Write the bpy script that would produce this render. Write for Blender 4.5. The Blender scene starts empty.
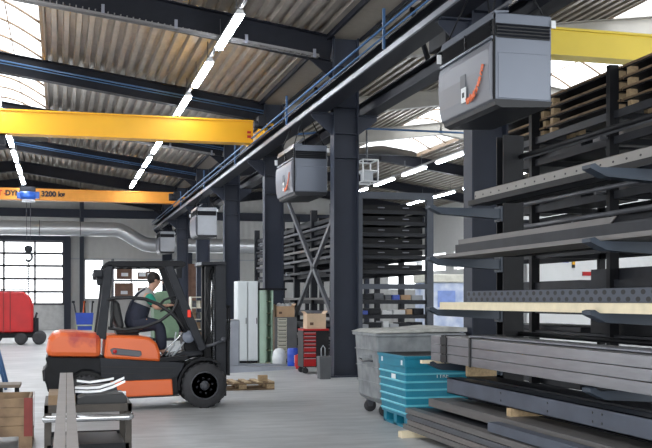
import bpy, math, random
from mathutils import Vector, Matrix
random.seed(7)
scn = bpy.context.scene
COL = scn.collection
PI = math.pi
H = 1.6; CA = .96638; SA = .25713            # eye height, yaw of the hall axis

def at(px, py, X=None, Y=None, D=None, Z=None):
    """3D point seen at a photo position, given one known coordinate."""
    u = (px-326)/1000; v = (300-py)/1000
    if Z is not None: D = (Z-H)/v
    if X is not None: D = X/(SA+u*CA)
    if Y is not None: D = Y/(CA-u*SA)
    return Vector((D*(SA+u*CA), D*(CA-u*SA), H+D*v))

# ---------------------------------------------------------------- materials
def lin(c):
    c = c/255
    return c/12.92 if c <= .04045 else ((c+.055)/1.055)**2.4
MATS = {}
def mat(name, rgb, rough=.55, metal=0., var=.12, scale=4., bump=0., rgb2=None, contrast=None, spec=.5, stretch=None):
    if name in MATS: return MATS[name]
    m = bpy.data.materials.new(name); m.use_nodes = True
    nt = m.node_tree; b = nt.nodes['Principled BSDF']
    tc = nt.nodes.new('ShaderNodeTexCoord'); mp = nt.nodes.new('ShaderNodeMapping')
    nt.links.new(tc.outputs['Object'], mp.inputs['Vector'])
    if stretch: mp.inputs['Scale'].default_value = stretch
    n = nt.nodes.new('ShaderNodeTexNoise'); n.inputs['Scale'].default_value = scale
    n.inputs['Detail'].default_value = 6
    nt.links.new(mp.outputs['Vector'], n.inputs['Vector'])
    r = nt.nodes.new('ShaderNodeValToRGB')
    c = [lin(x) for x in rgb]
    c2 = [lin(x) for x in rgb2] if rgb2 else [min(1, x*(1+var)) for x in c]
    c1 = c if rgb2 else [x*(1-var) for x in c]
    r.color_ramp.elements[0].color = (*c1, 1); r.color_ramp.elements[1].color = (*c2, 1)
    lo, hi = contrast or (.3, .7)
    r.color_ramp.elements[0].position = lo; r.color_ramp.elements[1].position = hi
    nt.links.new(n.outputs['Fac'], r.inputs['Fac']); nt.links.new(r.outputs['Color'], b.inputs['Base Color'])
    b.inputs['Roughness'].default_value = rough; b.inputs['Metallic'].default_value = metal
    b.inputs['Specular IOR Level'].default_value = spec
    if bump:
        bp = nt.nodes.new('ShaderNodeBump'); bp.inputs['Strength'].default_value = bump; bp.inputs['Distance'].default_value = .02
        nt.links.new(n.outputs['Fac'], bp.inputs['Height']); nt.links.new(bp.outputs['Normal'], b.inputs['Normal'])
    MATS[name] = m
    return m
def emit(name, rgb, s):
    if name in MATS: return MATS[name]
    m = bpy.data.materials.new(name); m.use_nodes = True
    b = m.node_tree.nodes['Principled BSDF']
    b.inputs['Base Color'].default_value = (*[lin(x) for x in rgb], 1)
    b.inputs['Emission Color'].default_value = (*[lin(x) for x in rgb], 1)
    b.inputs['Emission Strength'].default_value = s
    MATS[name] = m
    return m
def pane(name, t=.75, tint=(1, 1, 1)):
    m = bpy.data.materials.new(name); m.use_nodes = True
    nt = m.node_tree; out = nt.nodes['Material Output']; nt.nodes.remove(nt.nodes['Principled BSDF'])
    a = nt.nodes.new('ShaderNodeBsdfTransparent'); a.inputs[0].default_value = (*tint, 1)
    g = nt.nodes.new('ShaderNodeBsdfTranslucent'); g.inputs[0].default_value = (.9, .9, .9, 1)
    x = nt.nodes.new('ShaderNodeMixShader'); x.inputs[0].default_value = 1-t
    nt.links.new(a.outputs[0], x.inputs[1]); nt.links.new(g.outputs[0], x.inputs[2]); nt.links.new(x.outputs[0], out.inputs[0])
    MATS[name] = m
    return m

STEEL = mat('anthracite_painted_steel', (47, 52, 65), .5, var=.1, scale=1.5, spec=.3)
RAFT = mat('dark_painted_rafter_steel', (28, 30, 38), .5, var=.1, spec=.2)
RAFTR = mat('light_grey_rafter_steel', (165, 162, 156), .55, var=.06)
DECK = mat('galvanised_roof_deck', (154, 146, 136), .33, metal=.5, var=.16, scale=2.5)
TAUPE = mat('valley_board_taupe', (142, 134, 124), .7, var=.06, scale=9)
LSTRIP = mat('pale_steel_and_lit_edge', (124, 126, 136), .4, var=.05)
BLUE = mat('blue_conduit_paint', (58, 94, 136), .45, var=.08)
DBLUE = mat('dark_blue_paint', (30, 45, 75), .45)
YEL = mat('crane_yellow', (232, 170, 18), .42, var=.05, scale=1)
YEL2 = mat('pale_crane_yellow', (226, 200, 70), .45, var=.12, scale=.6)
ORC = mat('crane_orange', (224, 150, 50), .45, var=.05)
BLACK = mat('matt_black', (22, 23, 26), .5)
DARK = mat('dark_grey_steel', (36, 38, 44), .5, var=.2, scale=6, spec=.25)
DARK2 = mat('charcoal_steel', (20, 21, 25), .5, var=.25, scale=6, spec=.2)
MID = mat('mid_grey_steel', (82, 84, 90), .45, metal=.2, var=.1, scale=6)
TUBE = mat('mill_finish_tube', (142, 142, 147), .32, metal=.6, var=.12, scale=3, stretch=(8, 1, 8))
TUBE2 = mat('warm_grey_tube', (112, 106, 104), .5, metal=.15, var=.12, scale=9)
PLATE = mat('rolled_plate_grey', (104, 101, 100), .45, metal=.25, var=.14, scale=3, stretch=(8, 1, 8))
BEAMB = mat('bluish_beam_steel', (82, 88, 101), .42, metal=.25, var=.2, scale=2.5)
ARM = mat('slate_blue_arm_paint', (44, 55, 69), .5, var=.08)
LGREY = mat('light_grey_paint', (176, 180, 186), .45, var=.05)
WOOD = mat('raw_timber', (176, 152, 118), .75, var=.2, scale=8, stretch=(4, 1, 4))
PALE = mat('pale_plywood_edge', (226, 212, 182), .7, var=.08, scale=8)
DWOOD = mat('weathered_wood', (142, 118, 92), .8, rgb2=(104, 84, 66), scale=5, contrast=(.35, .7))
RUST = mat('rust_red_steel', (118, 44, 38), .6, var=.2)
WHITE = mat('white_paint', (226, 228, 230), .5, var=.03)
ZINC = mat('galvanised_bin_steel', (152, 156, 159), .5, metal=.25, rgb2=(118, 122, 126), scale=6)
ZLID = mat('pale_grey_bin_lid', (205, 205, 200), .55, rgb2=(160, 160, 156), scale=7)
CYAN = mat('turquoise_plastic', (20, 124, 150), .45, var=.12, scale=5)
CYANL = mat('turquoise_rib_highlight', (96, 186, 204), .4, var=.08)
CHROME = mat('chrome', (200, 202, 205), .2, metal=.9, var=.03)
RUBBER = mat('black_rubber', (50, 50, 53), .75, var=.2, scale=10)
ORG = mat('forklift_orange', (218, 98, 38), .3, var=.05, scale=2)
ORG2 = mat('scuffed_forklift_orange', (216, 100, 48), .35, rgb2=(170, 52, 42), scale=3.2, contrast=(.46, .6))
RED = mat('machine_red', (178, 22, 26), .45, var=.15, scale=2)
GREEN = mat('pale_green_cabinet', (176, 202, 182), .5, var=.06)
DGREEN = mat('machine_green', (98, 122, 98), .5)
CARD = mat('cardboard', (190, 158, 126), .8, var=.1)
BARREL = mat('barrel_blue', (24, 68, 180), .35)
SKIN = mat('skin', (206, 160, 138), .55, var=.04)
HAIR = mat('dark_hair', (40, 32, 30), .7, var=.3, scale=60)
NAVY = mat('navy_overalls', (38, 42, 58), .8, var=.15, scale=20)
SHIRT = mat('light_grey_shirt', (176, 174, 172), .8, var=.08, scale=20)
TEAL = mat('teal_sleeve', (38, 150, 128), .8, var=.08)
LAMP = emit('fluorescent_tube', (240, 246, 255), 56)

def fmat():
    m = mat('polished_concrete_floor', (166, 168, 170), .42, rgb2=(186, 187, 188), scale=.7, contrast=(.3, .7), spec=.45)
    nt = m.node_tree; b = nt.nodes['Principled BSDF']
    src = b.inputs['Base Color'].links[0].from_socket
    tc = nt.nodes['Texture Coordinate']; n = nt.nodes.new('ShaderNodeTexNoise'); n.inputs['Scale'].default_value = 2.2; n.inputs['Detail'].default_value = 9; n.inputs['Roughness'].default_value = .7
    mp = nt.nodes.new('ShaderNodeMapping'); mp.inputs['Scale'].default_value = (.6, 2.2, 1)
    nt.links.new(tc.outputs['Object'], mp.inputs[0]); nt.links.new(mp.outputs[0], n.inputs['Vector'])
    r = nt.nodes.new('ShaderNodeValToRGB'); r.color_ramp.elements[0].position = .36; r.color_ramp.elements[0].color = (.72, .72, .72, 1); r.color_ramp.elements[1].position = .6; r.color_ramp.elements[1].color = (1, 1, 1, 1)
    nt.links.new(n.outputs['Fac'], r.inputs['Fac'])
    mx = nt.nodes.new('ShaderNodeMix'); mx.data_type = 'RGBA'; mx.blend_type = 'MULTIPLY'; mx.inputs[0].default_value = 1
    nt.links.new(src, mx.inputs[6]); nt.links.new(r.outputs[0], mx.inputs[7]); nt.links.new(mx.outputs[2], b.inputs['Base Color'])
    return m
FLOOR = fmat()
def wallmat():
    m = mat('ribbed_wall_cladding', (200, 200, 198), .6, var=.03)
    nt = m.node_tree; b = nt.nodes['Principled BSDF']
    w = nt.nodes.new('ShaderNodeTexWave'); w.bands_direction = 'X'; w.inputs['Scale'].default_value = .9
    nt.links.new(nt.nodes['Texture Coordinate'].outputs['Object'], w.inputs['Vector'])
    bp = nt.nodes.new('ShaderNodeBump'); bp.inputs['Distance'].default_value = .03; bp.inputs['Strength'].default_value = .4
    nt.links.new(w.outputs['Fac'], bp.inputs['Height']); nt.links.new(bp.outputs[0], b.inputs['Normal'])
    return m
WALL = wallmat()
SKYP = pane('skylight_sheet', .55)
GLASS = pane('window_pane', .8)
def holes(name, rgb, hole, pitch, ry):
    """steel with punched holes, in rows along the Y axis"""
    m = mat(name, rgb, .5, metal=.2, var=.08)
    nt = m.node_tree; b = nt.nodes['Principled BSDF']; L = nt.links
    src = b.inputs['Base Color'].links[0].from_socket
    sp = nt.nodes.new('ShaderNodeSeparateXYZ'); L.new(nt.nodes['Texture Coordinate'].outputs['Object'], sp.inputs[0])
    def M(op, a, v=None, w=None):
        n = nt.nodes.new('ShaderNodeMath'); n.operation = op
        for i, q in enumerate((a, v, w)):
            if q is None: continue
            if isinstance(q, (int, float)): n.inputs[i].default_value = q
            else: L.new(q, n.inputs[i])
        return n.outputs[0]
    zz = M('DIVIDE', sp.outputs['Z'], ry); row = M('FLOOR', zz)
    yy = M('ADD', M('DIVIDE', sp.outputs['Y'], pitch), M('MULTIPLY', row, .5))
    fy = M('MULTIPLY', M('SUBTRACT', M('FRACT', yy), .5), pitch)
    fz = M('MULTIPLY', M('SUBTRACT', M('FRACT', zz), .5), ry)
    d = M('ADD', M('MULTIPLY', M('MULTIPLY', fy, fy), .35), M('MULTIPLY', fz, fz))
    k = M('LESS_THAN', d, hole*hole)
    mx = nt.nodes.new('ShaderNodeMix'); mx.data_type = 'RGBA'
    L.new(k, mx.inputs[0]); L.new(src, mx.inputs[6]); mx.inputs[7].default_value = (.006, .006, .008, 1)
    L.new(mx.outputs[2], b.inputs['Base Color'])
    return m
PERF = holes('punched_dark_steel', (66, 72, 84), .020, .14, .057)
PERFL = holes('punched_light_steel', (128, 125, 122), .010, .21, .07)

# ---------------------------------------------------------------- mesh building
class MB:
    def __init__(s): s.v = []; s.f = []; s.sm = []; s.ch = []
    def add(s, vs, fs, smooth=False, M=None):
        o = len(s.v); s.ch.append((o, len(s.f)))
        s.v += [tuple(M @ Vector(v)) if M else tuple(v) for v in vs]
        for f in fs: s.f.append([i+o for i in f]); s.sm.append(smooth)
        return s
    def box(s, x0, x1, y0, y1, z0, z1, M=None):
        vs = [(x0,y0,z0),(x1,y0,z0),(x1,y1,z0),(x0,y1,z0),(x0,y0,z1),(x1,y0,z1),(x1,y1,z1),(x0,y1,z1)]
        return s.add(vs, [(0,3,2,1),(4,5,6,7),(0,1,5,4),(1,2,6,5),(2,3,7,6),(3,0,4,7)], M=M)
    def prism(s, pts, axis, a, b, M=None):
        n = len(pts)
        def q(p, t):
            return (t, p[0], p[1]) if axis == 'x' else (p[0], t, p[1]) if axis == 'y' else (p[0], p[1], t)
        ar = sum(pts[i][0]*pts[(i+1) % n][1]-pts[(i+1) % n][0]*pts[i][1] for i in range(n))
        if (ar > 0) == (axis == 'y'): pts = pts[::-1]
        vs = [q(p, a) for p in pts]+[q(p, b) for p in pts]
        fs = [tuple(range(n))[::-1], tuple(range(n, 2*n))]+[(i, (i+1) % n, (i+1) % n+n, i+n) for i in range(n)]
        return s.add(vs, fs, M=M)
    def tube(s, p0, p1, r, n=12, r2=None, caps=True):
        return s.path([p0, p1], r, n, r2=r2, caps=caps)
    def path(s, pts, r, n=10, closed=False, r2=None, caps=True):
        P = [Vector(p) for p in pts]; rings = []
        up = None
        for i, p in enumerate(P):
            if closed: t = (P[(i+1) % len(P)]-P[i-1])
            elif i == 0: t = P[1]-P[0]
            elif i == len(P)-1: t = P[-1]-P[-2]
            else: t = (P[i+1]-P[i]).normalized()+(P[i]-P[i-1]).normalized()
            t.normalize()
            if up is None: up = t.orthogonal().normalized()
            up = (up-t*up.dot(t)).normalized(); w = t.cross(up)
            rr = r if r2 is None else r+(r2-r)*i/(len(P)-1)
            rings.append([p+(up*math.cos(2*PI*k/n)+w*math.sin(2*PI*k/n))*rr for k in range(n)])
        vs = [v for g in rings for v in g]; fs = []
        m = len(P)
        for i in range(m if closed else m-1):
            j = (i+1) % m
            for k in range(n): fs.append((i*n+k, i*n+(k+1) % n, j*n+(k+1) % n, j*n+k))
        s.add(vs, fs, True)
        if caps and not closed:
            o = len(s.v)-len(vs)
            s.f.append([o+k for k in range(n)][::-1]); s.sm.append(False)
            s.f.append([o+(m-1)*n+k for k in range(n)]); s.sm.append(False)
        return s
    def lathe(s, prof, c, axis='z', n=24, M=None):
        vs = []
        for r, h in prof:
            for k in range(n):
                a = 2*PI*k/n; u, w = r*math.cos(a), r*math.sin(a)
                p = (u, w, h) if axis == 'z' else (h, u, w) if axis == 'x' else (w, h, u)
                vs.append((p[0]+c[0], p[1]+c[1], p[2]+c[2]))
        fs = []
        for i in range(len(prof)-1):
            for k in range(n): fs.append((i*n+k, i*n+(k+1) % n, (i+1)*n+(k+1) % n, (i+1)*n+k))
        fs.append(tuple(range(n))[::-1]); fs.append(tuple((len(prof)-1)*n+k for k in range(n)))
        return s.add(vs, fs, True, M=M)
    def ibeam(s, p0, p1, h, w, tf=.02, tw=.014, up=(0, 0, 1)):
        """I section between two points, p at the middle of the top flange's top"""
        p0, p1 = Vector(p0), Vector(p1); t = (p1-p0); L = t.length; t.normalize()
        side = t.cross(Vector(up)).normalized(); u = side.cross(t)
        M = Matrix((( *t, ), (*side,), (*u,))).transposed().to_4x4(); M.translation = p0
        s.box(0, L, -w/2, w/2, -tf, 0, M); s.box(0, L, -w/2, w/2, -h, -h+tf, M); s.box(0, L, -tw/2, tw/2, -h+tf, -tf, M)
        return s

def wloc(o):
    v = Vector((0, 0, 0))
    while o: v += o.location; o = o.parent
    return v
def part(name, mb, m, parent=None, bev=0, label=None):
    me = bpy.data.meshes.new(name)
    off = wloc(parent) if parent else Vector((0, 0, 0))
    me.from_pydata([(v[0]-off.x, v[1]-off.y, v[2]-off.z) for v in mb.v], [], mb.f); me.update()
    me.polygons.foreach_set('use_smooth', mb.sm)
    if m: me.materials.append(m)
    o = bpy.data.objects.new(name, me); COL.objects.link(o)
    if parent: o.parent = parent
    if bev:
        b = o.modifiers.new('bevel', 'BEVEL'); b.width = bev; b.segments = 2; b.limit_method = 'ANGLE'; b.angle_limit = math.radians(40)
    if label: o['label'] = label
    return o
def each(name, mb, m, parent, bev=0, label=None):
    """the pieces of a mesh as parts of their own"""
    out = []
    for i, (v0, f0) in enumerate(mb.ch):
        v1, f1 = mb.ch[i+1] if i+1 < len(mb.ch) else (len(mb.v), len(mb.f))
        q = MB(); q.v = mb.v[v0:v1]; q.f = [[k-v0 for k in f] for f in mb.f[f0:f1]]; q.sm = mb.sm[f0:f1]
        out.append(part(name, q, m, parent, bev, label))
    return out
def tag(o, label=None, cat=None, group=None, kind=None):
    if label: o['label'] = label
    if cat: o['category'] = cat
    if group: o['group'] = group
    if kind: o['kind'] = kind
    return o
def thing(name, label, cat, loc=(0, 0, 0), group=None, rz=0):
    o = bpy.data.objects.new(name, None); COL.objects.link(o); o.location = loc; o.rotation_euler.z = rz
    o.empty_display_size = .2
    return tag(o, label, cat, group)
def single(name, mb, m, label, cat, group=None, bev=0, kind=None):
    xs, ys, zs = zip(*mb.v)
    c = Vector(((min(xs)+max(xs))/2, (min(ys)+max(ys))/2, min(zs)))
    mb.v = [(v[0]-c.x, v[1]-c.y, v[2]-c.z) for v in mb.v]
    o = part(name, mb, m, bev=bev); o.location = c
    return tag(o, label, cat, group, kind)
def struct(name, mb, m, parent=None):
    o = part(name, mb, m, parent)
    if not parent: o['kind'] = 'structure'
    return o
def copy_tree(o, parent=None):
    c = o.copy(); COL.objects.link(c)
    if parent: c.parent = parent
    for ch in list(o.children): copy_tree(ch, c)
    return c
def put(proto, used, loc, label, group=None, rz=None):
    """first call places the original, later calls a copy"""
    o = proto if not used else copy_tree(proto)
    o.location = loc; o['label'] = label
    if group: o['group'] = group
    if rz is not None: o.rotation_euler.z = rz
    return o
def text(name, s, size, m, parent, M, extr=.002, bold=0.):
    cu = bpy.data.curves.new(name, 'FONT'); cu.body = s; cu.size = size; cu.extrude = extr; cu.offset = bold
    cu.align_x = 'CENTER'; cu.align_y = 'CENTER'
    t = bpy.data.objects.new(name, cu); COL.objects.link(t)
    bpy.context.view_layer.update()
    me = bpy.data.meshes.new_from_object(t.evaluated_get(bpy.context.evaluated_depsgraph_get()))
    bpy.data.objects.remove(t)
    me.materials.clear(); me.materials.append(m)
    off = wloc(parent)
    me.transform(Matrix.Translation(-off) @ M)
    o = bpy.data.objects.new(name, me); COL.objects.link(o); o.parent = parent
    return o
FRONT = Matrix.Rotation(PI/2, 4, 'X')                    # text facing -Y
LEFTF = Matrix.Rotation(-PI/2, 4, 'Z') @ Matrix.Rotation(PI/2, 4, 'X')   # text facing -X
# ================================================================ SETTING
YB = 57.0; XL, XR = -9.6, 21.2
RIDL, RIDR, VAL0, VAL1 = -2.0, 13.5, 5.45, 6.05
def roofz(x):
    if x < RIDL: return 7.07+.14*(VAL0-RIDL)-.14*(RIDL-x)
    if x <= VAL0: return 7.07+.14*(VAL0-x)
    if x < VAL1: return 7.07
    if x <= RIDR: return 7.07+.14*(x-VAL1)
    return 7.07+.14*(RIDR-VAL1)-.14*(x-RIDR)
struct('floor', MB().box(XL, XR, -8, YB, -.2, 0), FLOOR)
# roof deck: trapezoid ribs running along the hall
def deck(name, x0, x1, y0, y1):
    pts = []; x = x0; pitch = .27
    while x < x1-.01:
        for dx, dz in ((0, 0), (.11, 0), (.135, .10), (.245, .10)):
            if x+dx <= x1: pts.append((x+dx, roofz(x+dx)+dz))
        x += pitch
    pts.append((x1, roofz(x1)))
    mb = MB(); n = len(pts)
    vs = [(p[0], y0, p[1]) for p in pts]+[(p[0], y1, p[1]) for p in pts]
    vs += [(p[0], y0, roofz(p[0])+.2) for p in pts]+[(p[0], y1, roofz(p[0])+.2) for p in pts]
    fs = [(i, i+n, i+1+n, i+1) for i in range(n-1)]+[(i+2*n, i+1+2*n, i+1+3*n, i+3*n) for i in range(n-1)]
    mb.add(vs, fs)
    return struct(name, mb, DECK)
SKL = (-3.55, -.45); SKR = (11.9, 15.1)
YS = 41.3
deck('ceiling_left', XL, SKL[0], -8, YB); deck('ceiling', SKL[1], VAL0-.05, -8, YB)
deck('ceiling_right', VAL1+.03, SKR[0], -8, YB); deck('ceiling_far_right', SKR[1], XR, -8, YB)
deck('ceiling_ridge', SKL[0], RIDL, YS, YB); deck('ceiling_ridge', RIDL, SKL[1], YS, YB); deck('ceiling_ridge', SKR[0], RIDR, YS, YB); deck('ceiling_ridge', RIDR, SKR[1], YS, YB)
struct('trim_valley_edge', MB().box(VAL0-.1, VAL0-.04, -8, YB, 7.0, 7.2), RAFT); struct('trim_valley_edge', MB().box(VAL1+.0, VAL1+.06, -8, YB, 7.0, 7.2), RAFT)
g = MB().box(VAL0-.04, VAL1, -8, YB, 7.06, 7.2); struct('trim_valley_gutter', g, TAUPE)
# barrel skylights
def skylight(name, x0, x1):
    mb = MB(); n = 12; pts = []
    for i in range(n+1):
        t = i/n; x = x0+(x1-x0)*t; pts.append((x, max(roofz(x0), 0)+.12+.62*math.sin(PI*t)))
    vs = [(p[0], -8, p[1]) for p in pts]+[(p[0], YS, p[1]) for p in pts]
    mb.add(vs, [(i, i+1, i+n+2, i+n+1) for i in range(n)], True)
    o = struct(name, mb, SKYP)
    fr = MB(); y = -7.6
    while y < YS:
        fr.path([(p[0], y, p[1]-.04) for p in pts], .032, 6); y += 1.75
    for q in (3, 9): fr.tube((pts[q][0], -8, pts[q][1]-.03), (pts[q][0], YS, pts[q][1]-.03), .02, 6)
    fr.box(x0-.08, x0, -8, YS, roofz(x0)-.02, roofz(x0)+.2); fr.box(x1, x1+.08, -8, YS, roofz(x1)-.02, roofz(x1)+.2)
    struct('skylight_end', MB().prism([(x0, roofz(x0)), (x0, roofz(x0)+.12)]+[(p[0], p[1]) for p in pts[1:-1]]+[(x1, roofz(x1)+.12), (x1, roofz(x1))], 'y', YS, YS+.02), SKYP, o)
    m = mat('skylight_arch_brown', (142, 122, 102), .5)
    struct('skylight_arches', fr, m, o)
    return o
skylight('window_skylight_left', *SKL); skylight('window_skylight_right', *SKR)

# walls
def wall_with_holes(name, x0, x1, topf, hs):
    """back wall from boxes around rectangular openings (x0,x1,z0,z1)"""
    mb = MB(); xs = sorted({x0, x1, *[h[0] for h in hs], *[h[1] for h in hs], VAL0, VAL1, RIDL, RIDR})
    for a, b in zip(xs, xs[1:]):
        segs = sorted([(h[2], h[3]) for h in hs if h[0] <= a+1e-6 and h[1] >= b-1e-6]); z = 0
        for s0, s1 in segs:
            if s0 > z: mb.box(a, b, YB, YB+.2, z, s0)
            z = s1
        mb.prism([(a, z), (b, z), (b, topf(b)+.2), (a, topf(a)+.2)], 'y', YB, YB+.2)
    return struct(name, mb, WALL)
DOOR = (-4.55, .21, 0, 4.85)
W1 = (1.32, 2.35, 1.65, 3.85); W2 = (2.85, 5.9, 1.65, 3.75); W3 = (13.2, 16.5, 3.45, 3.95); W4 = (19.0, 20.9, 2.2, 3.95); W5 = (7.3, 9.6, 1.6, 3.7)
wall_with_holes('wall_back', XL, XR, roofz, [DOOR, W1, W2, W3, W4, W5])
wl = MB(); wl.box(XL-.2, XL, -8, YB, 0, 1.2); wl.box(XL-.2, XL, -8, YB, 4.4, roofz(XL)+.2)
for y in range(-8, 57, 5): wl.box(XL-.2, XL, y, y+1.2, 1.2, 4.4)
struct('wall_left', wl, WALL)
w6 = struct('window_6', MB().box(XL-.12, XL-.1, -8, YB, 1.2, 4.4), GLASS)
wr = MB(); wr.box(XR, XR+.2, -8, YB, 0, 3.3); wr.box(XR, XR+.2, -8, YB, 4.3, roofz(XR)+.2)
for y in range(-8, 57, 5): wr.box(XR, XR+.2, y, y+1.2, 3.3, 4.3)
struct('wall_right', wr, WALL)
w7 = struct('window_7', MB().box(XR+.1, XR+.12, -8, YB, 3.3, 4.3), GLASS)
def window(n, r, nx=1, nz=1):
    o = struct('window_%d' % n, MB().box(r[0], r[1], YB+.09, YB+.11, r[2], r[3]), GLASS)
    f = MB()
    for i in range(nx+1):
        x = r[0]+(r[1]-r[0])*i/nx; f.box(x-.04, x+.04, YB+.02, YB+.14, r[2], r[3])
    for i in range(nz+1):
        z = r[2]+(r[3]-r[2])*i/nz; f.box(r[0], r[1], YB+.02, YB+.14, z-.04, z+.04)
    struct('window_frame', f, LGREY, o)
window(1, W1); window(2, W2, 3); window(3, W3, 4); window(4, W4, 1); window(5, W5, 2)
# sectional door: opaque foot panels and glazed rows
d = struct('door_1', MB().box(DOOR[0], DOOR[1], YB-.04, YB+.02, 0, 1.36).box(DOOR[0], DOOR[1], YB-.045, YB-.04, .66, .7), mat('door_panel_grey', (205, 206, 206), .55))
fr = MB()
for z in (1.38, 2.05, 2.76, 3.47, 4.15, 4.82): fr.box(DOOR[0], DOOR[1], YB-.07, YB+.03, z-.06, z+.06)
for x in (-4.5, -2.94, -1.32, .18): fr.box(x-.055, x+.055, YB-.07, YB+.03, 1.36, 4.85)
struct('door_frame', fr, mat('door_frame_grey', (92, 88, 94), .5), d)
struct('door_glazing', MB().box(DOOR[0], DOOR[1], YB, YB+.01, 1.38, 4.82), GLASS, d)
struct('trim_door_lintel', MB().box(DOOR[0]-.3, .55, YB-.3, YB-.02, 4.85, 5.25), STEEL)
struct('trim_door_jamb', MB().box(.22, .58, YB-.25, YB-.02, 0, 5.0), STEEL)
struct('trim_wall_post', MB().box(1.05, 1.28, YB-.3, YB-.02, 0, 7.4), STEEL)
struct('trim_wall_rail', MB().box(.58, XR, YB-.08, YB-.01, 3.85, 3.92), LGREY)
struct('trim_wall_beam', MB().box(XL, XR, YB-.35, YB-.02, 6.15, 6.6), STEEL)
for x in (7.0, 12.0, 17.5): struct('trim_back_post', MB().box(x, x+.25, YB-.3, YB-.02, 0, 7.2), STEEL)

# ---------------------------------------------------------------- columns, rafters
FR = [12.78, 19.95, 27.2, 34.2, 41.4, 48.6, 55.8]
cl = ['nearest steel column, standing behind the big hanging air heater', 'dark steel column beside the galvanised waste container, in the middle of the hall',
      'dark steel column behind the tool cabinets, with a hanging heater on its right', 'dark steel column above the white lockers and the raised forks',
      'dark steel column just right of the forklift mast top', 'slim distant steel column behind the forklift mast', 'farthest steel column of the row, at the back wall']
def column_mesh(o, y):
    x0, x1 = 5.48, 6.02
    mb = MB().box(x0, x0+.025, y, y+.3, 0, 7.05).box(x1-.025, x1, y, y+.3, 0, 7.05).box(x0+.025, x1-.025, y+.14, y+.155, 0, 7.05)
    part('shaft', mb, STEEL, o)
    st = MB()
    for z in (4.55, 5.05, 5.6, 6.45): st.box(x0+.025, x1-.025, y+.01, y+.14, z, z+.015)
    part('stiffener', st, STEEL, o)
    part('base_plate', MB().box(x0-.08, x1+.08, y-.08, y+.38, 0, .03), STEEL, o)
    gl = MB().prism([(5.48, 5.48), (5.04, 5.48), (5.04, 5.40), (5.48, 5.03)], 'y', y+.13, y+.16).box(5.04, 5.48, y+.02, y+.28, 5.46, 5.48)
    part('bracket', gl, STEEL, o)
    gr = MB().prism([(5.98, 5.46), (6.45, 5.46), (6.45, 5.36), (5.98, 5.0)], 'y', y+.13, y+.16).box(5.98, 6.45, y+.02, y+.28, 5.44, 5.46)
    part('bracket', gr, STEEL, o)
for y, l in zip(FR, cl):
    o = thing('steel_column', l, 'column', (5.73, y+.15, 0), 'columns between the two bays')
    column_mesh(o, y)
pos = ['above the nearest column, out past the top edge of the picture', 'big dark roof beam crossing the top of the picture from the left', 'second dark roof beam from the front, with blue conduit along its web',
       'third dark roof beam from the front, just below the yellow crane', 'fourth dark roof beam from the front', 'fifth dark roof beam, above the orange crane', 'last dark roof beam at the back wall']
for i, y in enumerate(FR[1:], 1):
    o = thing('roof_beam', pos[i], 'roof beam', (1.7, y+.15, 7), 'left bay roof beams')
    mb = MB().ibeam((VAL0+.05, y+.15, 7.07), (RIDL, y+.15, roofz(RIDL)), .52, .3)
    part('beam', mb, RAFT, o)
    mb = MB().ibeam((RIDL, y+.15, roofz(RIDL)), (XL, y+.15, roofz(XL)), .52, .3)
    part('beam', mb, RAFT, o)
    if i in (2, 3, 4):
        part('conduit', MB().tube((VAL0, y-.02, 6.83), (RIDL, y-.02, roofz(RIDL)-.24), .022, 8).tube((VAL0, y-.02, 6.76), (RIDL, y-.02, roofz(RIDL)-.31), .014, 8), BLUE, o)
    kn = MB().prism([(VAL0+.03, 6.55), (VAL0+.03, 6.2), (VAL0-.5, 6.62)], 'y', y+.13, y+.17)
    part('haunch', kn, RAFT, o)
posr = {1: 'pale grey roof beam above the right-hand yellow crane', 2: 'second pale grey roof beam of the right bay', 3: 'third pale grey roof beam of the right bay, seen right of the middle column',
        4: 'fourth roof beam of the right bay', 5: 'fifth roof beam of the right bay', 6: 'last roof beam of the right bay at the back wall'}
for i, y in enumerate(FR[1:], 1):
    o = thing('roof_beam', posr[i], 'roof beam', (10, y+.15, 7), 'right bay roof beams')
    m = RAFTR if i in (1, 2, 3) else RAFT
    part('beam', MB().ibeam((VAL1-.05, y+.15, 7.07), (RIDR, y+.15, roofz(RIDR)), .45, .28), m, o)
    part('beam', MB().ibeam((RIDR, y+.15, roofz(RIDR)), (XR, y+.15, roofz(XR)), .45, .28), m, o)
# cable trays under the beams
def cable_tray(x0, x1, y, label):
    o = thing('cable_tray', label, 'cable tray', ((x0+x1)/2, y, 6.6), 'roof cable trays')
    zf = lambda x: roofz(x)-.56
    mb = MB()
    for dy in (-.09, .09): mb.prism([(x0, zf(x0)), (x1, zf(x1)), (x1, zf(x1)+.05), (x0, zf(x0)+.05)], 'y', y+dy-.006, y+dy+.006)
    each('side_rail', mb, mat('tray_zinc', (112, 110, 110), .5), o)
    r = MB(); x = x0
    while x > x1: r.box(x-.012, x+.012, y-.09, y+.09, zf(x), zf(x)+.015); x -= .12
    part('rung_grid', r, MATS['tray_zinc'], o)
    hh = MB(); x = x0-.1
    while x > x1: hh.box(x-.03, x+.03, y-.115, y-.1, zf(x)-.04, zf(x)+.13); x -= 1.4
    each('hanger', hh, LSTRIP, o)
cable_tray(5.1, -2.5, 19.8, 'ladder cable tray clamped under the near roof beam at the top')
cable_tray(5.1, -2.5, 34.05, 'cable tray under the roof beam behind the yellow crane')

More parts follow.
